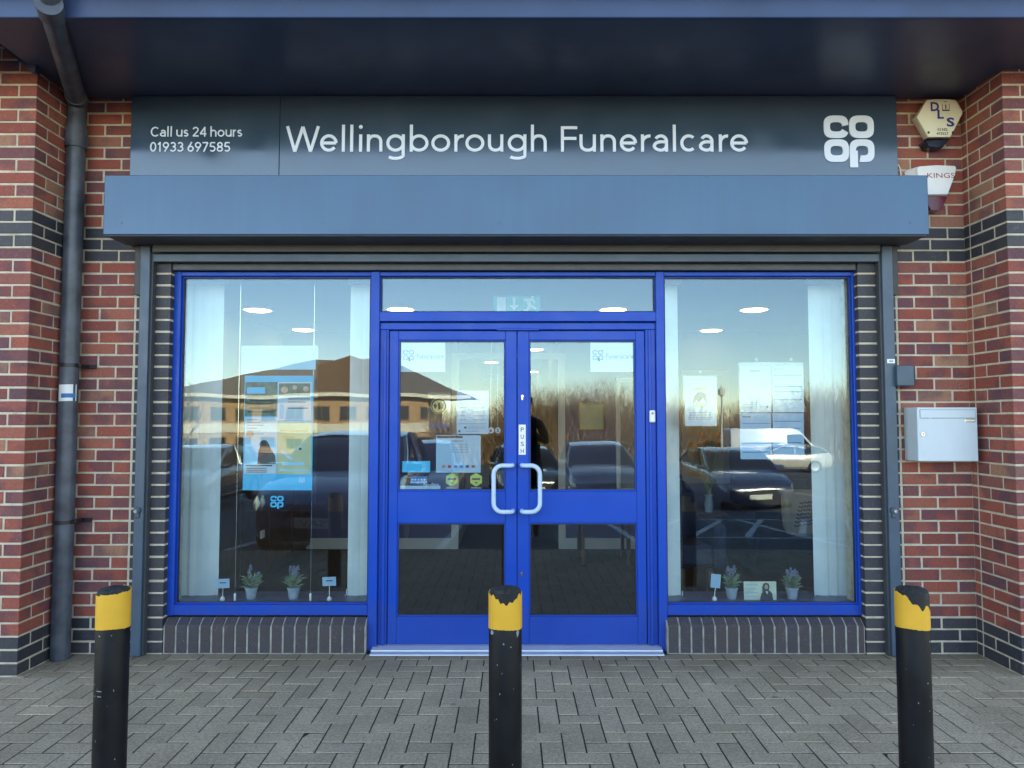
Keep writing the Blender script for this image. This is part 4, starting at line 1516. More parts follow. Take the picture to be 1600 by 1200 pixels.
card(347.5, 943, 338, 904.5, 358.5, 919, 'small white card on a stand at the left end of the left sill', 2, True)
card(514.5, 943, 504, 901.5, 525, 915.5, 'small white card on a stand at the right end of the left sill', 2, True)
card(1116.5, 944, 1110.5, 897, 1126, 918.5, 'small blank tilted card on a stand in the right window', -5, False)
# photo card leaning on the sill
FCY = .21
FC = thing('photo_card', 'landscape card with a photo of a smiling woman standing on the right sill', 'card', (WX(1187, FCY, 945), FCY, ZWB))
a = MB()
sheet(a, 1162, 908.5, 1213.5, 945, FCY, 0, .002)
a.build('card_sheet', paint('card_green_white', (0.50, 0.56, 0.44), 0.5, 0.15, 20), FC)
a = MB()
y = FCY - .0012
for k in range(5):
    sheet(a, 1164.5, 913 + k * 6, 1184 - (k % 2) * 4, 914.6 + k * 6, y, 2, .001)
q = lambda u, v: W(u, v, y)
a.prism([q(1188, 944), q(1188, 934), q(1190, 927), q(1195, 923), q(1203, 923), q(1207, 928), q(1208, 936), q(1208, 944)], y, y + .001, 0)
a.prism([q(1191.5, 925), q(1191, 917), q(1193, 912), q(1197, 910.5), q(1201, 912), q(1202.5, 916), q(1201, 925)], y + .0001, y + .001, 0)
yy = y - .0004
a.disc_y(*q(1197.4, 917), .0115, yy, y - .0001, 14, 1, .0155)
a.prism([q(1196, 924), q(1200, 924), q(1199, 929)], yy, y - .0001, 3)
sheet(a, 1203.5, 938, 1208.5, 943, yy, 3, .0003)
a.build('photo_print', ['dark_ink', 'skin_print', 'pale_paper', 'paper'], FC)

# suspended poster panels
def cable(px, y, ptop, parent, pb=943):
    c = MB()
    x = WX(px, y)
    c.tube([(x, y, ZWB + .045), (x, y, WZ(ptop, y))], .0016, 6)
    c.build('cable', 'chrome', parent)
    w_ = MB()
    w_.lathe([(.0065, ZWB + .002), (.0075, ZWB + .006), (.0075, ZWB + .044), (.004, ZWB + .050)], x, y, 12)
    w_.build('cable_weight', 'white_plastic', parent, smooth=True)
PY_ = .175
HP = thing('poster_panel', 'tall hanging acrylic panel with four notices and a cyan clover logo', 'poster panel', (WX(435, PY_), PY_, WZ(797, PY_)))
a = MB(); sheet(a, 377.5, 540, 493.5, 798, PY_, 0, .004); a.build('acrylic_sheet', 'acrylic', HP)
cable(372.5, PY_ + .008, 432, HP); cable(489, PY_ + .008, 432, HP)
a = MB(); sheet(a, 378.5, 547.5, 493, 577.5, PY_ - .002); a.build('header_strip', 'pale_cyan', HP)
a = MB(); sheet(a, 382.5, 587, 487.5, 766, PY_ - .003, 0, .002); a.build('poster', 'cyan', HP)
y = PY_ - .0045
a = MB()
sheet(a, 383.5, 597, 432.5, 650, y, 4); sheet(a, 434.5, 597, 486, 657, y, 0); sheet(a, 383, 652, 432, 740, y, 0); sheet(a, 434, 660, 486, 741, y, 3)
y2 = y - .0006
sheet(a, 436, 599, 484.5, 618, y2, 4, .0005)
for cx, cz, r_ in ((444.5, 609, .024), (460.5, 605.5, .016), (478, 607.5, .019)):
    a.disc_y(*W(cx, cz, y2 - .0004), r_, y2 - .0004, y2, 12, 5, r_ * .9)
sheet(a, 437, 631, 443, 654, y2, 1, .0005)
sheet(a, 450, 622, 484, 624.5, y2, 6, .0005); sheet(a, 450, 627, 478, 629.5, y2, 6, .0005); sheet(a, 450, 637, 481, 638.5, y2, 2, .0005)
sheet(a, 386, 605, 414, 615, y2, 1, .0005)
for k in range(5): sheet(a, 387 + (k % 2) * 3, 618 + k * 6, 427, 621 + k * 6, y2, 2, .0005)
sheet(a, 383.5, 690, 432, 726, y2, 7, .0005)
y3 = y2 - .0006
q = lambda u, v: W(u, v, y3)
a.prism([q(402, 725), q(404, 703), q(410, 692), q(419, 692), q(424, 703), q(430, 712), q(431, 725)], y3, y3 + .0005, 2)
a.disc_y(*q(412.5, 695), .030, y3 - .0003, y3, 14, 2, .032)
sheet(a, 384, 726.5, 425, 728.5, y3, 2, .0005)
for k in range(3): sheet(a, 385, 731 + k * 3, 417, 732.2 + k * 3, y3, 2, .0005)
for k in range(6): sheet(a, 386, 655 + k * 4.5, 402 + (k % 3) * 5, 656.2 + k * 4.5, y2, 6, .0005)
a.disc_y(*W(390.5, 678, y2), .024, y2, y2 + .0005, 16, 5)
sheet(a, 438, 672, 482, 674, y2, 8, .0005); sheet(a, 442, 682, 460, 683.5, y2, 8, .0005)
a.disc_y(*W(469, 701, y2), .016, y2, y2 + .0005, 14, 0); a.disc_y(*W(469, 701.5, y2), .010, y2 - .0004, y2, 12, 2)
sheet(a, 441, 722, 476, 727, y2, 7, .0005); sheet(a, 437, 733, 483, 736, y2, 7, .0005)
a.prism([W(437, 705, y2), W(441, 702, y2), W(459, 717, y2), W(455, 720, y2)], y2, y2 + .0005, 0)
for k in range(2): sheet(a, 388, 751 + k * 6, 418 + 30 * k, 752.5 + k * 6, y2, 1, .0005)
a.build('notice', ['paper', 'cyan', 'dark_ink', 'yellow_print', 'green_print', 'skin_print', 'grey_ink', 'pale_cyan', 'gold'], HP)
a = MB(); x0, z1 = W(422.5, 774.5, PY_ - .002); x1, z0 = W(443, 793, PY_ - .002); logo(a, x0, x1, z0, z1, PY_ - .0005, .002); a.build('logo', 'cyan', HP)
a = MB(); x0, z1 = W(467, 745.5, y2); x1, z0 = W(476.5, 754, y2); logo(a, x0, x1, z0, z1, y2 + .0005, .0005); a.build('small_logo', 'pale_cyan', HP)

RP = thing('poster_panel', 'wide hanging panel of four printed notices in the right window', 'poster panel', (WX(1206, PY_), PY_, WZ(718, PY_)))
a = MB(); sheet(a, 1154, 566, 1258.5, 719, PY_, 0, .004); a.build('acrylic_sheet', 'acrylic', RP)
for a_, b_, c_, d_, nm, mt in ((1155.5, 572, 1205.5, 644, 'notice', 'paper'), (1206.5, 572, 1256.5, 644, 'notice', 'paper'), (1156, 645.5, 1206, 717.5, 'notice', 'pale_paper'), (1207, 645.5, 1257, 717.5, 'notice', 'pale_paper')):
    a = MB(); sheet(a, a_, b_, c_, d_, PY_ - .002)
    y = PY_ - .0028
    if a_ < 1156:
        sheet(a, 1172, 578, 1187, 581, y, 1, .0006); sheet(a, 1198, 634, 1200.5, 637, y, 2, .0006)
        for k in range(9): sheet(a, 1159, 616 + k * 2.6, 1175 + (k * 7) % 9, 616.8 + k * 2.6, y, 1, .0006)
    elif b_ < 600:
        for pz in (585.5, 603.5, 611.5, 624): sheet(a, 1209, pz, 1253, pz + 1.3, y, 3, .0006)
        sheet(a, 1209, 576, 1225, 577.5, y, 1, .0006)
    elif a_ < 1200:
        sheet(a, 1160, 650.5, 1173, 652, y, 2, .0006); sheet(a, 1160, 661, 1203, 662, y, 3, .0006)
        for pz in (695.5, 699, 705.5): sheet(a, 1160, pz, 1203, pz + 1.8, y, 3, .0006)
    else:
        for pz in (657.5, 668.5, 691, 699): sheet(a, 1209, pz, 1252, pz + 1.3, y, 3, .0006)
    a.build(nm, [mt, 'grey_ink', 'dark_ink', 'blue_ink'], RP)
for px in (1182, 1236):
    a = MB(); x, z = W(px, 562, PY_); a.disc_y(x, z, .010, PY_ - .006, PY_ + .004, 14); a.tube([(x, PY_, z), (x, PY_, WZ(433, PY_))], .0008, 5); a.build('hook', 'acrylic', RP)
SPN = thing('small_poster', 'small white portrait notice with a gold printed emblem by the right window', 'poster', (WX(1095, PY_), PY_, WZ(667, PY_)))
a = MB(); sheet(a, 1067.5, 587, 1121, 667, PY_, 0, .003); a.build('acrylic_sheet', 'acrylic', SPN)
a = MB(); sheet(a, 1069.5, 594.5, 1120, 665.5, PY_ - .002)
y = PY_ - .0028
for k in range(5): sheet(a, 1078 - k, 644 + k * 2.6, 1111 + (k % 2) * 2, 644.9 + k * 2.6, y, 1, .0006)
for pts, mi in (([(1083, 606), (1105, 604), (1104, 609), (1084, 610)], 3), ([(1083, 631), (1084, 620), (1090, 613), (1096, 612), (1103, 616), (1104, 628), (1098, 622), (1092, 629), (1088, 625)], 2), ([(1083, 630), (1104, 630), (1103, 636), (1084, 636)], 4)):
    a.prism([W(u, v, y) for u, v in pts], y, y + .0006, mi)
a.build('notice', ['paper', 'grey_ink', 'dark_ink', 'gold', 'yellow_print'], SPN)
a = MB(); x, z = W(1094, 580.5, PY_); a.disc_y(x, z, .009, PY_ - .006, PY_ + .004, 14); a.build('hook', 'acrylic', SPN)

# stickers and notices on the door panes
for px0, px1, lab in ((626.5, 695.5, 'white rectangular name sticker at the top of the left door pane'), (922.5, 992, 'white rectangular name sticker at the top of the right door pane')):
    o = thing('name_sticker', lab, 'sticker', (WX((px0 + px1) / 2, DY), DY, WZ(557, DY)), 'name stickers on the doors')
    a = MB(); sheet(a, px0, 534.5, px1, 581, DY); a.build('sticker_sheet', paint('sticker_white_blue', (0.42, 0.58, 0.72), 0.5, 0.03, 6), o)
    a = MB(); x0, z1 = W(px0 + 3, 546.5, DY - .001); x1, z0 = W(px0 + 20.5, 563, DY - .001); logo(a, x0, x1, z0, z1, DY - .0004, .001); a.build('logo', paint('logo_slate', (0.04, 0.15, 0.28), 0.5, 0.05, 6), o)
    a = MB(); ptext(a, 'Funeralcare', px0 + 24.5, 552.5, px0 + 67, 560.5, DY - .0010, 0, bold=.025); a.build('lettering', paint('letter_slate', (0.07, 0.14, 0.24), 0.5, 0.05, 6), o)
OH = thing('opening_hours_notice', 'pale opening hours notice with a lilac heading on the left door', 'notice', (WX(738, DY), DY, WZ(645, DY)))
a = MB(); sheet(a, 714, 610.5, 763.5, 678, DY)
y = DY - .001
sheet(a, 714.5, 611.5, 763, 620.5, y, 1, .0006)
ptext(a, 'Opening Hours', 724, 622.5, 752, 627.5, y - .0004, 2)
sheet(a, 722, 616, 742, 618, y - .0008, 2, .0006)
for k in range(5):
    sheet(a, 718.5, 630 + k * 6.3, 729 - (k % 2) * 2, 631.4 + k * 6.3, y, 2, .0006); sheet(a, 738.5, 630 + k * 6.3, 757.5, 631.4 + k * 6.3, y, 2, .0006)
sheet(a, 716, 661.5, 760, 662.8, y, 2, .0006)
ptext(a, '01933 697585', 732, 666, 758, 670.5, y - .0004, 2)
sheet(a, 725, 666.5, 729, 669.5, y, 3, .0006); sheet(a, 716.5, 672, 719.5, 675, y, 3, .0006); sheet(a, 727, 673.5, 748, 674.3, y, 2, .0006)
a.build('notice_sheet', ['pale_paper', paint('lilac_print', (0.36, 0.38, 0.62), 0.6, 0.05, 8), 'grey_ink', 'dark_ink'], OH)
NF = thing('membership_sticker', 'clear sticker with a round black and gold crest lettered NAFD', 'sticker', (WX(686, DY), DY, WZ(645, DY)))
a = MB(); sheet(a, 668, 612, 703.5, 677, DY); a.build('sticker_sheet', 'acrylic', NF)
a = MB()
y = DY - .0015
x, z = W(685.5, 634, y)
a.disc_y(x, z, .053, y, y + .001, 28, 0); a.disc_y(x, z, .049, y - .0006, y - .0001, 28, 1); a.disc_y(x, z - .004, .040, y - .0012, y - .0007, 28, 0)
for pts in ([(677, 633), (680, 630), (683, 634), (680, 640)], [(684, 630), (687, 629), (689, 638), (685, 641)], [(690, 631), (694, 629), (693, 637), (690, 640)]):
    a.prism([W(u, v, y - .0018) for u, v in pts], y - .0018, y - .0013, 1)
b_ = MB(); ptext(b_, 'NAFD', 671, 661.5, 700.5, 669.5, y, 0, bold=.03); b_.build('lettering', 'navy_ink', NF)
a.build('crest', ['gold', 'dark_ink', 'navy_ink'], NF)
CN = thing('card_payment_notice', 'landscape pale notice with a row of coloured payment icons on the left door', 'notice', (WX(716, DY), DY, WZ(709, DY)))
a = MB(); sheet(a, 681.5, 680, 751, 738.5, DY)
y = DY - .001
sheet(a, 682.5, 681, 723, 684.5, y, 1, .0006); sheet(a, 692, 688, 724, 690, y, 3, .0006)
for k in range(4): sheet(a, 706 - k, 694 + k * 4, 730 + k, 695 + k * 4, y, 3, .0006)
for k, mi in enumerate((4, 5, 2, 2, 1, 5)):
    px = 693 + k * 9.3
    sheet(a, px - 2.6, 727, px + 2.6, 731, y, mi, .0006)
x0, z1 = W(712, 713, y); x1, z0 = W(720, 720.5, y)
logo(a, x0, x1, z0, z1, y + .0006, .0008)
a.build('notice_sheet', ['pale_paper', 'dark_ink', 'blue_ink', 'grey_ink', 'orange', 'red_ink'], CN)
CS = MB(); sheet(CS, 628.5, 720.5, 672, 738, DY)
tag(CS.build('cyan_sticker', 'cyan'), 'plain cyan rectangular sticker low on the left door pane', 'sticker')
RS_ = thing('rating_sticker', 'blue strip sticker with five white dots at the foot of the left door pane', 'sticker', (WX(650, DY), DY, WZ(752, DY)))
a = MB(); sheet(a, 641, 744.5, 667, 756.5, DY, 0); sheet(a, 641, 752.5, 667, 754, DY - .001, 1, .0006)
for k in range(5): a.disc_y(*W(644.5 + k * 4.7, 749.5, DY - .001), .0065, DY - .001, DY - .0002, 10, 1)
sheet(a, 622, 759, 688, 766.5, DY, 2)
ptext(a, 'Excellent', 662, 754.5, 686, 759.5, DY - .001, 1)
a.mi = a.mi
a.build('sticker_sheet', ['blue_ink', 'paper', 'pale_paper'], RS_)
for px, lab in ((706, 'lime green hexagon sticker, the left of two under the payment notice'), (744, 'lime green hexagon sticker, the right of two beside the door handle')):
    a = MB()
    x, z = W(px, 749.5, DY)
    a.prism([(x + .044 * math.cos(R(90 + 60 * k)), z + .044 * math.sin(R(90 + 60 * k))) for k in range(6)], DY, DY + .0015, 0)
    y = DY - .0008
    a.box(x - .026, x + .026, y, y + .0006, z - .002, z + .010, 1)
    a.prism([(x - .012, z - .016), (x + .012, z - .016), (x, z - .027)], y, y + .0006, 1)
    a.box(x - .034, x + .034, y, y + .0006, z - .055, z - .051, 2)
    tag(a.build('hexagon_sticker', ['lime', 'dark_ink', 'paper']), lab, 'sticker', 'lime hexagon stickers')

# round tags on cords behind the left door
for px, top, s, lab in ((767.3, 529, '6', 'round red edged tag numbered 6 on a cord'), (778.0, 529, '5', 'round red edged tag numbered 5 on a cord')):
    y = .16 + (.02 if s == '5' else 0)
    x, z = W(px, 672.5, y)
    o = thing('hanging_tag', lab, 'tag', (x, y, z), 'numbered tags on cords behind the left door')
    a = MB(); a.tube([(x, y, z + .02), (x - .002, y, z + .25), (x + .003, y, WZ(top - 8, y))], .0013, 5); a.build('cord', 'skirting', o)
    a = MB(); a.disc_y(x, z, .0245, y, y + .002, 18, 0); a.disc_y(x, z, .019, y - .001, y - .0001, 18, 1)
    text(a, s, x - .008, x + .008, z - .012, z + .012, y - .0016, 2, keep=True, bold=.03)
    a.build('disc', [paint('tag_red', (0.32, 0.07, 0.04), 0.5, 0.1, 9), 'paper', 'dark_ink'], o)

# furniture
SB = thing('sideboard', 'long brown wooden sideboard along the left interior wall', 'sideboard', (XI0 + .2, 2, .005))
a = MB(); a.box(XI0 + .012, XI0 + .36, .7, YB - .06, .06, .92, 0, .004); a.box(XI0 + .03, XI0 + .33, .74, YB - .1, .006, .06, 0); a.build('carcass', 'wood', SB)
a = MB(); a.box(XI0 + .002, XI0 + .39, .66, YB - .03, .921, .95, 0, .004); a.build('top', 'wood', SB)
for k in range(4):
    a = MB(); y0 = .74 + k * .68; a.box(XI0 + .361, XI0 + .378, y0, y0 + .66, .1, .88, 0, .003); a.build('cupboard_door', 'wood', SB)
a = MB(); x, z = W(347, 848, 1.9); a.box(XI0 + .379, XI0 + .392, 1.85, 1.94, .40, .47, 0, .003); 
tag(a.build('wall_socket', 'white_plastic'), 'white plug socket plate on the brown sideboard', 'socket')

AC = thing('armchair', 'dark navy high backed armchair behind the right window', 'armchair', (WX(1090, 1.4), 1.4, .005))
x0, x1 = WX(1052, 1.3), WX(1104, 1.3)
xc_ = (x0 + x1) / 2
a = MB()
zt = WZ(752, 1.6)
prof = [(x0 + .02, .30), (x0, .7), (x0 + .01, zt - .08), (x0 + .07, zt), (x1 - .10, zt), (x1 - .02, zt - .10), (x1, .7), (x1 - .02, .30)]
a.prism(prof, 1.62, 1.78); a.build('backrest', 'navy_fabric', AC, bevel=.02)
a = MB(); a.box(x0 + .002, x1 - .002, 1.12, 1.615, .30, .47, 0, .03); a.build('seat', 'navy_fabric', AC)
for xa in (x0 - .10, x1 + .002):
    a = MB(); a.box(xa, xa + .096, 1.10, 1.70, .28, .64, 0, .025); a.build('armrest', 'navy_fabric', AC)
for xa in (x0, x1 - .05):
    for ya in (1.14, 1.6):
        a = MB(); a.box(xa, xa + .045, ya, ya + .045, .006, .282, 0, .004); a.build('leg', 'wood', AC)
SO = thing('sofa', 'low dark sofa near the back wall of the right window', 'sofa', (WX(1215, 2.6), 2.6, .005))
x0, x1 = WX(1165, 2.6), WX(1290, 2.6)
a = MB(); a.box(x0, x1, 2.35, 3.0, .16, .42, 0, .03); a.build('seat', 'navy_fabric', SO)
a = MB(); a.box(x0 + .002, x1 - .002, 3.001, 3.18, .16, .86, 0, .03); a.build('backrest', 'navy_fabric', SO)
a = MB(); a.box(x0 - .10, x0 - .002, 2.32, 3.18, .012, .60, 0, .03); a.build('armrest', 'navy_fabric', SO)
a = MB(); a.box(x1 + .002, x1 + .10, 2.32, 3.18, .012, .60, 0, .03); a.build('armrest', 'navy_fabric', SO)
CU = thing('cushion', 'cream cushion printed with black leaf sprigs on the sofa', 'cushion', (WX(1250, 2.3), 2.3, .43))
a = MB()
qx, qy = WX(1251, 2.2), 2.2
w_, h_ = .19, .215
zc_ = WZ(800, 2.25)
rings = []
for s_, d_ in ((.80, -.075), (.96, -.045), (1.0, 0), (.96, .045), (.80, .075)):
    ring = []
    for k in range(28):
        t = 2 * math.pi * k / 28
        ring.append((qx + w_ * s_ * math.copysign(abs(math.cos(t)) ** .45, math.cos(t)), qy + d_ + .25 * (zc_ + h_ * math.sin(t) - zc_), zc_ + h_ * s_ * math.copysign(abs(math.sin(t)) ** .45, math.sin(t))))
    rings.append(ring)
a.loft(rings, True); a.build('cover', 'leaf_fabric', CU, smooth=True)
a = MB()
rr = random.Random(5)
for k in range(5):
    bx, bz = qx - .10 + .05 * k, zc_ - .15 + rr.uniform(0, .05)
    for i in range(7):
        px_, pz_ = bx + i * .012, bz + i * .034
        if abs(px_ - qx) > w_ * .74 or abs(pz_ - zc_) > h_ * .74: continue
        yb = qy - .078 + .25 * (pz_ - zc_)
        for sg in (-1, 1):
            a.add([(px_, yb, pz_), (px_ + sg * .014, yb, pz_ + .003), (px_ + sg * .027, yb, pz_ + .022), (px_ + sg * .008, yb, pz_ + .018)], [(0, 1, 2, 3)])
a.build('leaf_print', 'dark_ink', CU)
TB = thing('side_table', 'small brown wooden side table with slim legs through the right door', 'table', (WX(938, 2.9, 850), 2.9, .005))
x0, x1 = WX(904, 2.85), WX(976, 2.95)
a = MB(); a.box(x0 - .03, x1 + .03, 2.6, 3.1, .60, .63, 0, .005); a.build('tabletop', 'wood', TB)
for xa, ya in ((x0, 2.64), (x1 - .035, 2.64), (x0, 3.03), (x1 - .035, 3.03)):
    a = MB(); a.box(xa, xa + .035, ya, ya + .035, .006, .599, 0, .003); a.build('leg', 'wood', TB)
FV = thing('flower_vase', 'glass vase of orange flowers near the right window wall', 'flowers', (WX(1106, 3.0), 3.0, .45))
vx, vy, vz = WX(1106, 3.0), 3.0, WZ(800, 3.0)
a = MB(); a.lathe([(.04, vz), (.05, vz + .08), (.035, vz + .15), (.045, vz + .18)], vx, vy, 16); a.build('vase', 'pale_paper', FV, smooth=True)
a = MB()
rr = random.Random(8)
for k in range(16):
    ex, ez, eyy = vx + rr.uniform(-.20, .22), WZ(712, 3) + rr.uniform(.0, .24), vy + rr.uniform(-.1, .1)
    a.tube([(vx, vy, vz + .16), ((vx + ex) / 2, vy, (vz + .2 + ez) / 2), (ex, eyy, ez)], .003, 5, 1)
    for q in range(14):
        t = Vector((rr.uniform(-1, 1), rr.uniform(-1, 1), rr.uniform(-1, 1))).normalized() * .035
        s_ = t.orthogonal().normalized() * .016
        a.add([Vector((ex, eyy, ez)), Vector((ex, eyy, ez)) + t * .6 + s_, Vector((ex, eyy, ez)) + t, Vector((ex, eyy, ez)) + t * .6 - s_], [(0, 1, 2, 3)], 0)
a.build('bouquet', ['orange', 'leaf'], FV)
VT = thing('console_table', 'narrow wooden console table under the orange flowers', 'table', (vx, vy, .005))
a = MB(); a.box(vx - .25, vx + .25, 2.85, 3.2, vz - .03, vz - .001, 0, .004); a.build('tabletop', 'wood', VT)
for xa in (vx - .24, vx + .20):
    for ya in (2.87, 3.15):
        a = MB(); a.box(xa, xa + .035, ya, ya + .035, .006, vz - .031, 0, .003); a.build('leg', 'wood', VT)
PF = thing('wall_picture', 'large pale framed picture on the back wall in the right window', 'picture', (WX(1102, 3.5), 3.5, WZ(760, 3.5)))
def framed(root, px0, py0, px1, py1, y, fw, fm, im):
    x0, z1 = W(px0, py0, y); x1, z0 = W(px1, py1, y)
    f = MB()
    f.box(x0, x0 + fw, y, y + .03, z0, z1, 0, .004); f.box(x1 - fw, x1, y, y + .03, z0, z1, 0, .004)
    f.box(x0 + fw, x1 - fw, y + .001, y + .03, z1 - fw, z1, 0, .004); f.box(x0 + fw, x1 - fw, y + .001, y + .03, z0, z0 + fw, 0, .004)
    f.build('frame', fm, root)
    f = MB(); f.box(x0 + fw, x1 - fw, y + .012, y + .02, z0 + fw, z1 - fw); f.build('print', im, root)
framed(PF, 1064, 579, 1141, 756, 3.515, .07, 'wall_pale', paint('picture_olive', (0.20, 0.18, 0.10), 0.6, 0.5, 4))
PG = thing('wall_picture', 'small square gold framed picture beyond the right door', 'picture', (WX(925, 3.5), 3.5, WZ(650, 3.5)))
framed(PG, 905, 630, 944, 672, 3.515, .012, 'gold', 'yellow_print')
PW = thing('wall_picture', 'tall white framed board at the right edge of the right door', 'picture', (WX(990, 3.5), 3.5, WZ(700, 3.5)))
framed(PW, 962, 590, 1034, 770, 3.515, .05, 'skirting', 'wall_pale')

# ------------------------------------------------------------------ the car park the windows look out on
CARS = 'cars parked across from the shop'
M['tyre'] = paint('tyre_rubber', (0.012, 0.012, 0.013), 0.85, 0.2, 20)
M['rim'] = paint('alloy_rim', (0.42, 0.43, 0.45), 0.3, 0.1, 12, metal=0.9)
M['car_glass'] = paint('car_glass', (0.008, 0.010, 0.012), 0.04, 0.1, 3, ior=1.6)
M['trim'] = paint('car_trim', (0.015, 0.015, 0.017), 0.5, 0.15, 15)
M['headlamp'] = paint('headlamp_lens', (0.62, 0.66, 0.70), 0.08, 0.2, 30, ior=1.6)
M['plate_white'] = paint('plate_white', (0.72, 0.72, 0.64), 0.4, 0.03, 6)
def car(x, y, rot, label, body_mat, L=4.25, Wd=1.78, H=1.46, plate=None):
    z0 = gz(y)
    o = thing('parked_car', label, 'car', (x, y, z0), CARS)
    cr, sr = math.cos(R(rot)), math.sin(R(rot))
    hw, hl = Wd / 2, L / 2
    kx, kz = L / 4.2, H / 1.45
    def T(u, v, w): return (x + u * cr - v * sr, y + u * sr + v * cr, z0 + w)      # u forward, v left
    st = [(2.10, .34, .60, .58), (2.06, .26, .68, .72), (1.90, .22, .76, .82), (1.55, .20, .84, .87), (1.0, .19, .94, .885), (0.2, .19, .965, .89), (-1.0, .19, .99, .89), (-1.6, .20, 1.0, .87), (-1.95, .24, .98, .80), (-2.08, .30, .86, .72), (-2.10, .40, .74, .64)]
    rings = []
    for u, zb, zt, w_ in st:
        w_ = w_ / .89 * hw
        zb, zt, u = zb * kz, zt * kz, u * kx
        half = [(w_ * .82, zb), (w_ * .97, zb + (zt - zb) * .16), (w_, zb + (zt - zb) * .48), (w_ * .985, zt - (zt - zb) * .20), (w_ * .93, zt - (zt - zb) * .04), (w_ * .72, zt + .012), (w_ * .3, zt + .022)]
        rings.append([T(u, v, w) for v, w in half] + [T(u, -v, w) for v, w in reversed(half)])
    b = MB(); b.loft(rings, True)
    bo = b.build('body', body_mat, o, smooth=True)
    # glasshouse
    gs = [(1.02, .93, .80), (.55, 1.17, .755), (.10, 1.375, .675), (-.35, 1.43, .655), (-1.1, 1.41, .65), (-1.55, 1.28, .67), (-1.88, 1.0, .70)]
    g_ = MB()
    rg = []
    for u, zt, w_ in gs:
        w_ = w_ / .89 * hw; base = .80
        half = [(min(w_ * 1.10, hw * .93), base * kz), (w_ + (hw * .93 - w_) * .45, (base + zt) / 2 * kz), (w_, zt * kz), (w_ * .55, (zt + .022) * kz)]
        rg.append([T(u * kx, v, w) for v, w in half] + [T(u * kx, -v, w) for v, w in reversed(half)])
    g_.loft(rg, True); g_.build('windows', 'car_glass', o, smooth=True)
    r_ = MB()
    rr = []
    for u, zt, w_ in gs[2:6]:
        w_ = w_ / .89 * hw + .006
        rr.append([T(u * kx, v, (zt + dz) * kz) for v, dz in ((w_, -.02), (w_, .010), (w_ * .55, .036), (-w_ * .55, .036), (-w_, .010), (-w_, -.02))])
    r_.loft(rr, True)
    for sg in (-1, 1):
        for us, ue in (((1.02, .93, .80), (.08, 1.38, .675)), ((-.35, .96, .80), (-.42, 1.43, .655)), ((-1.90, .98, .72), (-1.5, 1.30, .67))):
            w0, w1 = min(us[2] / .89 * hw * 1.06, hw * .94), ue[2] / .89 * hw
            r_.tube([T(us[0] * kx, sg * w0, us[1] * kz), T((us[0] + ue[0]) / 2 * kx, sg * ((w0 + w1) / 2 + .016), (us[1] + ue[1]) / 2 * kz), T(ue[0] * kx, sg * w1, ue[1] * kz)], .032, 8)
    r_.build('roof', body_mat, o, smooth=True)
    for ux in (1.30, -1.28):
        for sg in (-1, 1):
            w_ = MB()
            R_, v0, v1, zc = .315, hw * .80, hw * 1.005, .315
            def ringw(rad, v): return [T(ux * kx + rad * math.cos(2 * math.pi * k / 22), sg * v, zc + rad * math.sin(2 * math.pi * k / 22)) for k in range(22)]
            w_.loft([ringw(R_ * .96, v0), ringw(R_, v0 + .03), ringw(R_, v1 - .03), ringw(R_ * .95, v1), ringw(R_ * .68, v1 + .002)], True)
            wo = w_.build('wheel', 'tyre', o, smooth=True)
            w_ = MB(); w_.loft([ringw(.205, v1 + .0035), ringw(.19, v1 + .014), ringw(.06, v1 + .006), ringw(.05, v1 + .018)], True)
            w_.build('rim', 'rim', wo, smooth=True)
    for sg in (-1, 1):
        h_ = MB()
        pts = []
        for u, v, w in ((2.03, .40, .58), (1.80, .76, .70), (1.72, .80, .735), (1.98, .42, .69)):
            pts.append((u * kx + .035, sg * v / .89 * hw, w * kz))
        h_.loft([[T(*p) for p in pts], [T(p[0] - .07, p[1], p[2]) for p in pts]], True)
        h_.build('headlight', 'headlamp', o)
        m_ = MB()
        m_.loft([[T(.78 * kx + du, sg * (hw * .94 + dv), 1.0 * kz + dw) for du, dw in ((-.05, -.05), (.05, -.04), (.06, .05), (-.05, .06))] for dv in (0, .08, .19)], True)
        m_.build('wing_mirror', body_mat, o, smooth=True, bevel=.01)
    gr_ = MB()
    gr_.loft([[T(u * kx, v, w * kz) for v, w in ((-.42, .50), (.42, .50), (.38, .60), (-.38, .60))] for u in (2.00, 2.112)], True)
    gr_.loft([[T(u * kx, v, w * kz) for v, w in ((-.60, .26), (.60, .26), (.52, .40), (-.52, .40))] for u in (1.95, 2.105)], True)
    gr_.build('grille', 'trim', o)
    p_ = MB()
    pz = .455 * kz
    p_.loft([[T(u, v, w) for v, w in ((-.26, pz - .056), (.26, pz - .056), (.26, pz + .056), (-.26, pz + .056))] for u in (2.10 * kx, 2.125 * kx)], True, 0)
    if plate:
        t_ = MB()
        text(t_, plate, -.20, .20, -.036, .036, 0)
        p_.add([T(2.1265 * kx, v, pz + w) for v, _, w in t_.v], t_.f, 1)
    p_.build('number_plate', ['plate_white', 'dark_ink'], o)
    return o
def cp(name, c, r=.22): return paint('car_paint_' + name, c, r, 0.04, 3, coat=1.0, ior=1.9)
car(-2.22, -3.45 - 2.12, 90, 'dark blue hatchback nose in beside the photographer, left of the camera', cp('dark_blue', (0.105, 0.12, 0.19)), plate='YSAV')
car(-1.95, -9.9, 90, 'silver hatchback parked in the row behind the dark blue one', cp('silver', (0.40, 0.43, 0.47)))
car(0.35, -15.8, 84, 'dark grey car far back behind the photographer', cp('dark_grey', (0.035, 0.036, 0.04)), 4.3, 1.8, 1.5)
car(2.25, -14.2, 90, 'black estate car with a chrome grille facing the right door', cp('black', (0.11, 0.12, 0.135)), 4.6, 1.86, 1.62)
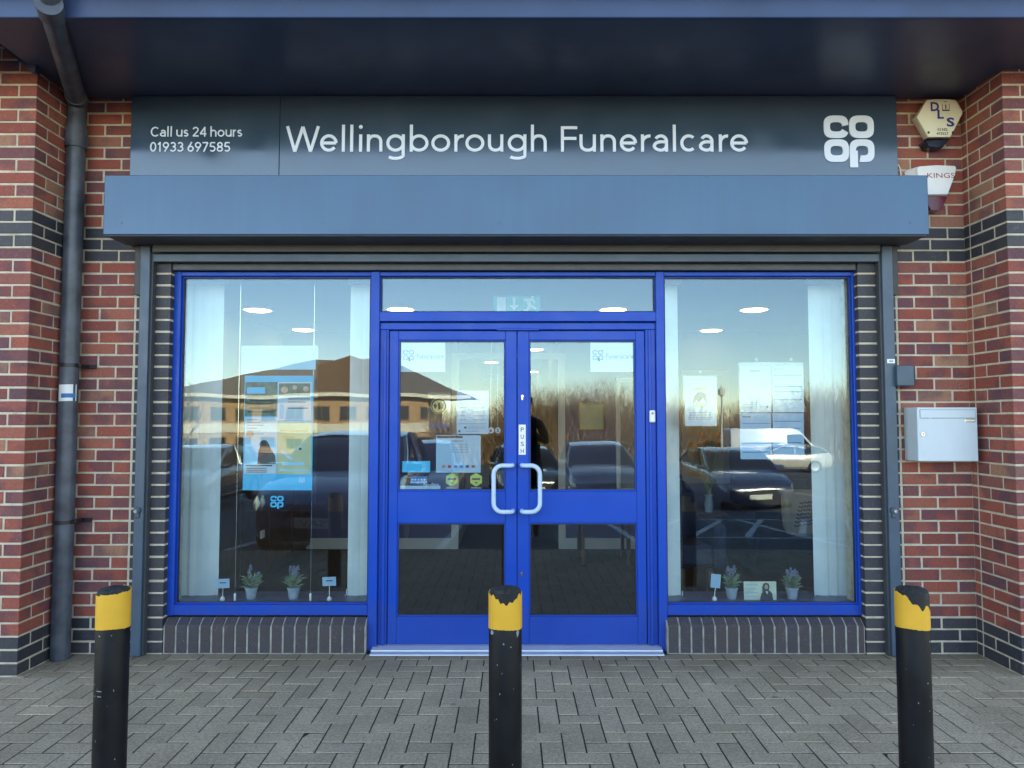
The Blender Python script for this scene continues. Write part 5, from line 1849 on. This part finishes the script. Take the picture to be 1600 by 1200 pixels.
car(5.5, -13.2, 90, 'deep navy saloon parked behind the hatched markings', cp('navy', (0.040, 0.046, 0.085)), 4.4, 1.8, 1.42)
car(13.6, -31, 182, 'pale cream estate car in the sun at the far side', cp('cream', (0.55, 0.50, 0.42)), 4.4, 1.8, 1.45)
car(-12.0, -26, 60, 'red hatchback parked near the brick offices', cp('red', (0.30, 0.02, 0.02)), 4.0, 1.7, 1.45)
car(-7.6, -12.5, 90, 'mid grey car at the left end of the row', cp('mid_grey', (0.12, 0.125, 0.13)))

# white van
vx, vy = 15.2, -36.5
vz = gz(vy)
VN = thing('parked_van', 'white panel van parked in front of the bare hedge', 'van', (vx, vy, vz))
a = MB()
def vring(x_, w_, zb, zt, sh): return [(x_, vy + v, vz + z) for v, z in ((w_, zb), (w_ * 1.0, zb + .4), (w_ * .97, zt - .25), (w_ * .88, zt), (-w_ * .88, zt), (-w_ * .97, zt - .25), (-w_, zb + .4), (-w_, zb))]
a.loft([vring(vx - 2.7, .90, .35, 2.15, 0), vring(vx - 2.6, .95, .30, 2.25, 0), vring(vx + .9, .97, .28, 2.25, 0), vring(vx + 1.25, .96, .28, 2.12, 0), vring(vx + 2.0, .94, .28, 1.25, 0), vring(vx + 2.55, .90, .30, 1.0, 0), vring(vx + 2.68, .80, .36, .8, 0)], True)
a.build('body', cp('white', (0.78, 0.78, 0.78), .3), VN, smooth=True)
a = MB()
for sg in (-1, 1):
    a.loft([[(px_, vy + sg * (.955 + d), vz + pz_) for px_, pz_ in ((vx + .55, 1.25), (vx + 1.80, 1.22), (vx + 1.30, 1.92), (vx + .55, 1.92))] for d in (-.02, .015)], True)
a.loft([[(vx + 1.32 + d, vy + v * .84, vz + 2.03) for v in (-1, 1)] + [(vx + 1.98 + d, vy + v * .88, vz + 1.30) for v in (1, -1)] for d in (0, .04)], True)
a.build('windows', 'car_glass', VN)
a = MB(); a.box(vx - 2.2, vx + .3, vy + .975, vy + .99, vz + 1.35, vz + 1.45); a.build('side_stripe', 'blue_ink', VN)
for ux in (-1.7, 1.75):
    for sg in (-1, 1):
        a = MB(); rw = lambda rad, v: [(vx + ux + rad * math.cos(2 * math.pi * k / 20), vy + sg * v, vz + .33 + rad * math.sin(2 * math.pi * k / 20)) for k in range(20)]
        a.loft([rw(.32, .80), rw(.33, .83), rw(.33, .985), rw(.22, 1.0)], True); wo = a.build('wheel', 'tyre', VN, smooth=True)
        a = MB(); a.loft([rw(.20, 1.002), rw(.06, 1.02)], True); a.build('rim', 'rim', wo)

# brick offices across the car park
OY = -60.0
OZ = gz(OY)
OB = thing('brick_offices', 'low tan brick office building with a hipped roof and cream eaves across the car park', 'building', (RX(500, OY), OY, OZ))
ox0, ox1 = RX(262, OY), RX(668, OY)
ze, zr_ = RZ(620, OY), RZ(561, OY)
M['tan_brick'] = paint('tan_brick', (0.46, 0.28, 0.135), 0.85, 0.15, 3, bump=0.3, bscale=20)
a = MB(); a.box(ox0, ox1, OY - 14, OY, OZ - .3, ze); a.build('wall', 'tan_brick', OB)
rx0, rx1 = RX(490, OY - 7), RX(600, OY - 7)
a = MB()
e = .9
ex0, ex1 = ox0 - e - .6, RX(735, OY)
a.add([(ex0, OY + e, ze + .15), (ex1, OY + e, ze + .15), (ex1, OY - 14 - e, ze + .15), (ex0, OY - 14 - e, ze + .15), (rx0, OY - 7, zr_ + .6), (rx1, OY - 7, zr_ + .6)], [(0, 1, 5, 4), (1, 2, 5), (2, 3, 4, 5), (3, 0, 4), (3, 2, 1, 0)])
a.build('roof', paint('brown_roof', (0.20, 0.165, 0.14), 0.8, 0.15, 2), OB)
a = MB(); a.box(ex0 - .05, ex1 + .05, OY + e, OY + e + .06, ze - .12, ze + .22); a.box(ex0, ex1, OY + .01, OY + e - .001, ze - .12, ze + .02); a.build('eaves_board', paint('cream_eaves', (0.75, 0.68, 0.52), 0.6, 0.03, 2), OB)
a = MB()
gx0, gx1, gxm = RX(496, OY), RX(580, OY), RX(548, OY)
a.prism([(gx0, ze + .2), (gx1, ze + .2), (gx1, zr_ - .5), (gxm, zr_ + .35), (gx0, zr_ - .6)], OY - 5, OY + .55); a.build('gable', paint('gable_brown', (0.16, 0.09, 0.05), 0.85, 0.1, 1), OB)
zw = [(RZ(657, OY), RZ(636, OY)), (RZ(700, OY), RZ(683, OY))]
for z0_, z1_ in zw:
    px = 285
    while px < 655:
        xa, xb = RX(px, OY), RX(px + 26, OY)
        a = MB(); a.box(xa, xa + .09, OY + .002, OY + .07, z0_, z1_); a.box(xb - .09, xb, OY + .002, OY + .07, z0_, z1_); a.box(xa + .09, xb - .09, OY + .002, OY + .071, z1_ - .09, z1_); a.box(xa + .09, xb - .09, OY + .002, OY + .071, z0_, z0_ + .09)
        a.box((xa + xb) / 2 - .03, (xa + xb) / 2 + .03, OY + .002, OY + .069, z0_ + .09, z1_ - .09)
        w_ = a.build('window', paint('brown_window_frame', (0.22, 0.13, 0.07), 0.6, 0.1, 4), OB)
        a = MB(); a.box(xa + .05, xb - .05, OY + .004, OY + .04, z0_ + .05, z1_ - .05); a.build('pane', 'car_glass', w_)
        px += 41
a = MB(); a.box(ox0 - .02, ox1 + .02, OY + .001, OY + .12, RZ(676, OY), RZ(661, OY)); a.build('cream_band', paint('cream_band', (0.70, 0.62, 0.46), 0.7, 0.05, 2), OB)
AX = thing('low_annexe', 'low flat roofed cream annexe beside the brick offices', 'building', (RX(735, -52), -52, gz(-52)))
a = MB(); a.box(RX(692, -52), RX(782, -52), -58, -52, gz(-52) - .3, RZ(680, -52)); a.build('wall', paint('cream_render', (0.72, 0.65, 0.50), 0.8, 0.06, 2), AX)
a = MB(); a.box(RX(689, -52), RX(786, -52), -58.3, -51.6, RZ(680, -52) + .002, RZ(673, -52)); a.build('flat_roof', 'cream_eaves' if 'cream_eaves' in M else paint('cream_eaves', (0.75, 0.68, 0.52)), AX)
for k in range(4):
    xa = RX(697 + k * 21, -52)
    a = MB(); a.box(xa, xa + .65, -51.995, -51.93, gz(-52) + .5, RZ(684, -52)); a.build('window', 'car_glass', AX)

# bare hedge of tall twigs catching the low sun
rr = random.Random(11)
tw = MB()
def hedge(xa, xb, yc, dep, hgt, n, zoff=0):
    for k in range(n):
        x_ = rr.uniform(xa, xb); y_ = yc + rr.uniform(-dep, dep)
        b0 = Vector((x_, y_, gz(y_) - .05))
        h_ = hgt * rr.uniform(.45, 1.0) * (1 + .22 * math.sin(x_ * .35) + .12 * math.sin(x_ * 1.3))
        p = b0.copy(); d = Vector((rr.uniform(-.45, .45), rr.uniform(-.3, .3), 1)).normalized()
        w_ = rr.uniform(.014, .036)
        a_ = rr.uniform(0, 3.14)
        side = Vector((math.cos(a_), math.sin(a_), 0))
        pts = [p]
        for q in range(3):
            d = (d + Vector((rr.uniform(-.5, .5), rr.uniform(-.3, .3), .05))).normalized()
            pts.append(pts[-1] + d * h_ / 3)
        ws = [w_, w_ * .75, w_ * .5, w_ * .15]
        o = len(tw.v)
        vs = []
        for pt, ww in zip(pts, ws): vs += [pt - side * ww, pt + side * ww]
        tw.add(vs, [(0, 1, 3, 2), (2, 3, 5, 4), (4, 5, 7, 6)])
        for q in range(3):
            f = rr.uniform(.3, .95)
            i = int(f * 3); s0 = pts[i].lerp(pts[min(3, i + 1)], f * 3 - i)
            dd = Vector((rr.uniform(-1, 1), rr.uniform(-.6, .6), rr.uniform(.3, 1.2))).normalized() * h_ * rr.uniform(.12, .28)
            tw.add([s0 - side * w_ * .4, s0 + side * w_ * .4, s0 + dd], [(0, 1, 2)])
hedge(-4.5, 36, -42, 2.8, 4.7, 21000)
hedge(-60, -30, -52, 3, 4.0, 1500)
q = N('bare_twigs')
q.col(q.mix(q.ramp(q.noise(.7, 3), [(.4, 0.0), (.65, 1.0)]), q.ramp(q.n('NewGeometry').outputs['Random Per Island'], [(0, (0.30, 0.19, 0.095)), (.5, (0.42, 0.28, 0.14)), (1, (0.17, 0.105, 0.065))]), (0.24, 0.145, 0.105)))
q.set(.9)
tw.build('hedge_thicket', q.m, kind='stuff')
gb = MB()
gb.add([(-60, -38.8, gz(-38.8) + .02), (60, -38.8, gz(-38.8) + .02), (60, -45, gz(-45) + .03), (60, -58, gz(-58) + .02), (-4, -58, gz(-58) + .02), (-4, -45, gz(-45) + .03)], [(0, 1, 2, 5), (5, 2, 3, 4)])
gb.build('grass_verge', paint('rough_grass', (0.10, 0.10, 0.035), 0.95, 0.35, 3, bump=0.6, bscale=20), kind='structure')

def bare_tree(x, y, h, seed, label):
    r_ = random.Random(seed)
    z0 = gz(y)
    o = thing('bare_tree', label, 'tree', (x, y, z0), 'bare trees beyond the car park')
    t = MB(); br = MB()
    def grow(p, d, ln_, rad, lev):
        mb = t if lev == 0 else br
        pts = [p]; dd = d
        for q in range(3):
            dd = (dd + Vector((r_.uniform(-.16, .16), r_.uniform(-.16, .16), .06))).normalized()
            pts.append(pts[-1] + dd * ln_ / 3)
        mb.tube(pts, [rad, rad * .85, rad * .7, rad * .5], 5 if lev < 2 else 3, 0, False)
        if lev >= 5: return
        for q in range(3 if lev < 3 else 2):
            i = r_.choice((1, 2, 3, 3))
            nd = (dd + Vector((r_.uniform(-.8, .8), r_.uniform(-.8, .8), r_.uniform(-.05, .5)))).normalized()
            grow(pts[i], nd, ln_ * r_.uniform(.55, .78), rad * .52, lev + 1)
    grow(Vector((x, y, z0)), Vector((0, 0, 1)), h * .36, h * .020, 0)
    m_ = paint('bark', (0.13, 0.095, 0.07), 0.9, 0.2, 6)
    t.build('trunk', m_, o); br.build('crown', m_, o)
bare_tree(RX(288, -48), -48, 7.0, 3, 'bare tree left of the brick offices')
bare_tree(RX(868, -40), -40, 4.9, 5, 'slim bare tree rising above the hedge behind the black estate car')
bare_tree(RX(905, -41), -41, 4.6, 9, 'bare tree with spreading limbs in the middle of the hedge')
bare_tree(RX(985, -41), -41, 4.5, 13, 'bare tree in the hedge toward the right of the doors')
lx = RX(1128, -30)
LP = thing('lamp_post', 'slim pale lamp post with a lantern in front of the hedge', 'lamp post', (lx, -30, gz(-30)))
a = MB(); a.tube([(lx, -30, gz(-30)), (lx, -30, RZ(620, -30))], [.07, .04], 12); a.build('pole', paint('lamp_post_paint', (0.5, 0.5, 0.46), .5, .05, 4), LP, smooth=True)
a = MB(); zl = RZ(620, -30); a.lathe([(.05, zl + .001), (.16, zl + .08), (.19, zl + .38), (.05, zl + .48), (.02, zl + .62)], lx, -30, 8); a.build('lantern', 'plate_white', LP)

# ------------------------------------------------------------------ the photographer
PXc, PYc = 0.20, -4.93
gz0 = gz(PYc)
PS = thing('person', 'person in a black coat and dark trousers holding up a phone to photograph the shop', 'person', (PXc, PYc, gz0))
import bmesh
def skin(name, nodes, edges, mats, matfn, root, sub=2):
    me = bpy.data.meshes.new(name)
    me.from_pydata([n_[0] for n_ in nodes], edges, [])
    ob = bpy.data.objects.new(name, me)
    COL.objects.link(ob)
    sk_ = ob.modifiers.new('skin', 'SKIN')
    lay = me.skin_vertices[0].data
    for i, n_ in enumerate(nodes):
        lay[i].radius = n_[1] if isinstance(n_[1], tuple) else (n_[1], n_[1])
    lay[0].use_root = True
    ss = ob.modifiers.new('sub', 'SUBSURF'); ss.levels = ss.render_levels = sub
    dg = bpy.context.evaluated_depsgraph_get()
    nm = bpy.data.meshes.new_from_object(ob.evaluated_get(dg))
    bpy.data.objects.remove(ob)
    nm.name = name
    for m_ in mats: nm.materials.append(m_)
    for p in nm.polygons:
        p.use_smooth = True
        p.material_index = matfn(p.center)
    o = bpy.data.objects.new(name, nm)
    COL.objects.link(o)
    attach(o, root)
    return o
V = lambda x_, y_, z_: (PXc + x_, PYc + y_, gz0 + z_ * 1.07)
nodes = [(V(0, 0, .97), (.16, .12)), (V(0, 0, 1.12), (.155, .115)), (V(0, .0, 1.30), (.185, .125)), (V(0, -.01, 1.46), (.15, .095)), (V(0, .0, 1.53), (.06, .06)), (V(0, .02, 1.60), (.065, .075)), (V(0, .02, 1.70), (.078, .095)), (V(0, .01, 1.78), (.06, .075)),
         (V(-.10, 0, .90), .095), (V(-.115, .01, .50), .062), (V(-.12, -.02, .10), .045), (V(-.125, .11, .045), (.042, .034)),
         (V(.10, 0, .90), .095), (V(.115, .01, .50), .062), (V(.12, -.02, .10), .045), (V(.125, .11, .045), (.042, .034)),
         (V(-.19, 0, 1.43), .068), (V(-.30, .10, 1.20), .050), (V(-.26, .33, 1.37), .036), (V(-.245, .375, 1.41), (.030, .022)),
         (V(.19, 0, 1.43), .068), (V(.27, .10, 1.20), .050), (V(-.02, .33, 1.37), .036), (V(-.06, .375, 1.41), (.030, .022))]
edges = [(0, 1), (1, 2), (2, 3), (3, 4), (4, 5), (5, 6), (6, 7), (0, 8), (8, 9), (9, 10), (10, 11), (0, 12), (12, 13), (13, 14), (14, 15), (3, 16), (16, 17), (17, 18), (18, 19), (3, 20), (20, 21), (21, 22), (22, 23)]
hx = lambda s_: (-.245 if s_ < 0 else -.06)
for s_ in (-1, 1):
    base_i = 19 if s_ < 0 else 23
    for k in range(4):
        i0 = len(nodes)
        zz = 1.455 - .018 * k
        d = 1 if s_ < 0 else -1
        nodes += [(V(hx(s_) - d * .004, .40, zz), .010), (V(hx(s_) + d * .012, .435 + .003 * k, zz + .004), .0085), (V(hx(s_) + d * .038, .438 - .002 * k, zz + .004), .0075)]
        edges += [(base_i, i0), (i0, i0 + 1), (i0 + 1, i0 + 2)]
    i0 = len(nodes)
    d = 1 if s_ < 0 else -1
    nodes += [(V(hx(s_) + d * .014, .372, 1.435), .011), (V(hx(s_) + d * .035, .385, 1.455), .009)]
    edges += [(base_i, i0), (i0, i0 + 1)]
coat, trous, skn, shoe, hair = paint('black_coat', (0.010, 0.010, 0.012), .85, .2, 12), paint('dark_trousers', (0.016, 0.018, 0.028), .85, .2, 12), paint('skin', (0.50, 0.30, 0.22), .55, .06, 10), M['trim'], paint('dark_hair', (0.03, 0.02, 0.014), .6, .3, 30)
def pm(c):
    z_ = (c.z - gz0) / 1.07
    dx, dy = c.x - PXc, c.y - PYc
    if z_ < .085: return 3
    if z_ > 1.55 or dy > .345: return 2
    if z_ > .80: return 0
    return 1
skin('body', nodes, edges, [coat, trous, skn, shoe], pm, PS)
a = MB()                                         # coat skirt
rg = []
for z_, wx_, wy_ in ((.78, .215, .165), (.90, .205, .16), (1.05, .185, .14), (1.18, .18, .135)):
    rg.append([V(wx_ * math.cos(2 * math.pi * k / 28), wy_ * math.sin(2 * math.pi * k / 28), z_ + .006 * math.sin(k)) for k in range(28)])
a.loft(rg, False); a.build('coat', coat, PS, smooth=True)
a = MB()                                         # hair cap, open at the face
rg = []
for i in range(9):
    ph_ = R(-20 + i * 13.5)
    ring = []
    for k in range(24):
        t = 2 * math.pi * k / 24
        front = max(0, math.sin(t)) ** 2
        ph2 = max(ph_, R(42) * front)
        ring.append(V(.090 * math.cos(ph2) * math.cos(t), .01 + .112 * math.cos(ph2) * math.sin(t), 1.715 + .112 * math.sin(ph2)))
    rg.append(ring)
a.loft(rg, False); a.build('hair', hair, PS, smooth=True)
a = MB()
for sx_ in (-.034, .034):
    for q, (rd, mi, yo) in enumerate(((.013, 0, .108), (.0065, 1, .120))):
        cx_, cy_, cz_ = V(sx_, yo, 1.705)
        a.loft([[(cx_ + rd * math.sin(b_) * math.cos(2 * math.pi * k / 12), cy_ + rd * .6 * math.cos(b_), cz_ + rd * math.sin(b_) * math.sin(2 * math.pi * k / 12)) for k in range(12)] for b_ in (R(5), R(40), R(90), R(140))], True, mi)
a.build('eyes', ['paper', 'dark_ink'], PS, smooth=True)
a = MB()
a.loft([[V(sx_, yy_, zz_) for sx_, yy_ in ((-w_, .10), (0, .10 + pr), (w_, .10))] for zz_, w_, pr in ((1.70, .010, .022), (1.67, .014, .036), (1.652, .020, .040), (1.643, .014, .020))], True); 
for sx_ in (-1, 1):
    a.loft([[V(sx_ * (.082 + d_), .0 + e_, 1.69 + f_) for e_, f_ in ((.018, -.03), (.022, .02), (0, .036), (-.018, .02), (-.006, -.03))] for d_ in (0, .014)], True)
a.build('face_features', skn, PS, smooth=True)
a = MB(); a.box(PXc - .028, PXc + .028, PYc + .112, PYc + .120, gz0 + 1.618 * 1.07, gz0 + 1.628 * 1.07, 0, .003); a.build('mouth', paint('lips', (.36, .13, .11), .5, .05, 10), PS)
PH = MB()
PH.box(PXc - .232, PXc - .072, PYc + .420, PYc + .4275, CZ - .036, CZ + .036, 0, .003)
PH.disc_y(PXc - .20, CZ + .010, .009, PYc + .4276, PYc + .4295, 14, 1)
tag(PH.build('phone', ['black_plastic', 'car_glass']), 'black phone held sideways in both hands of the photographer', 'phone')
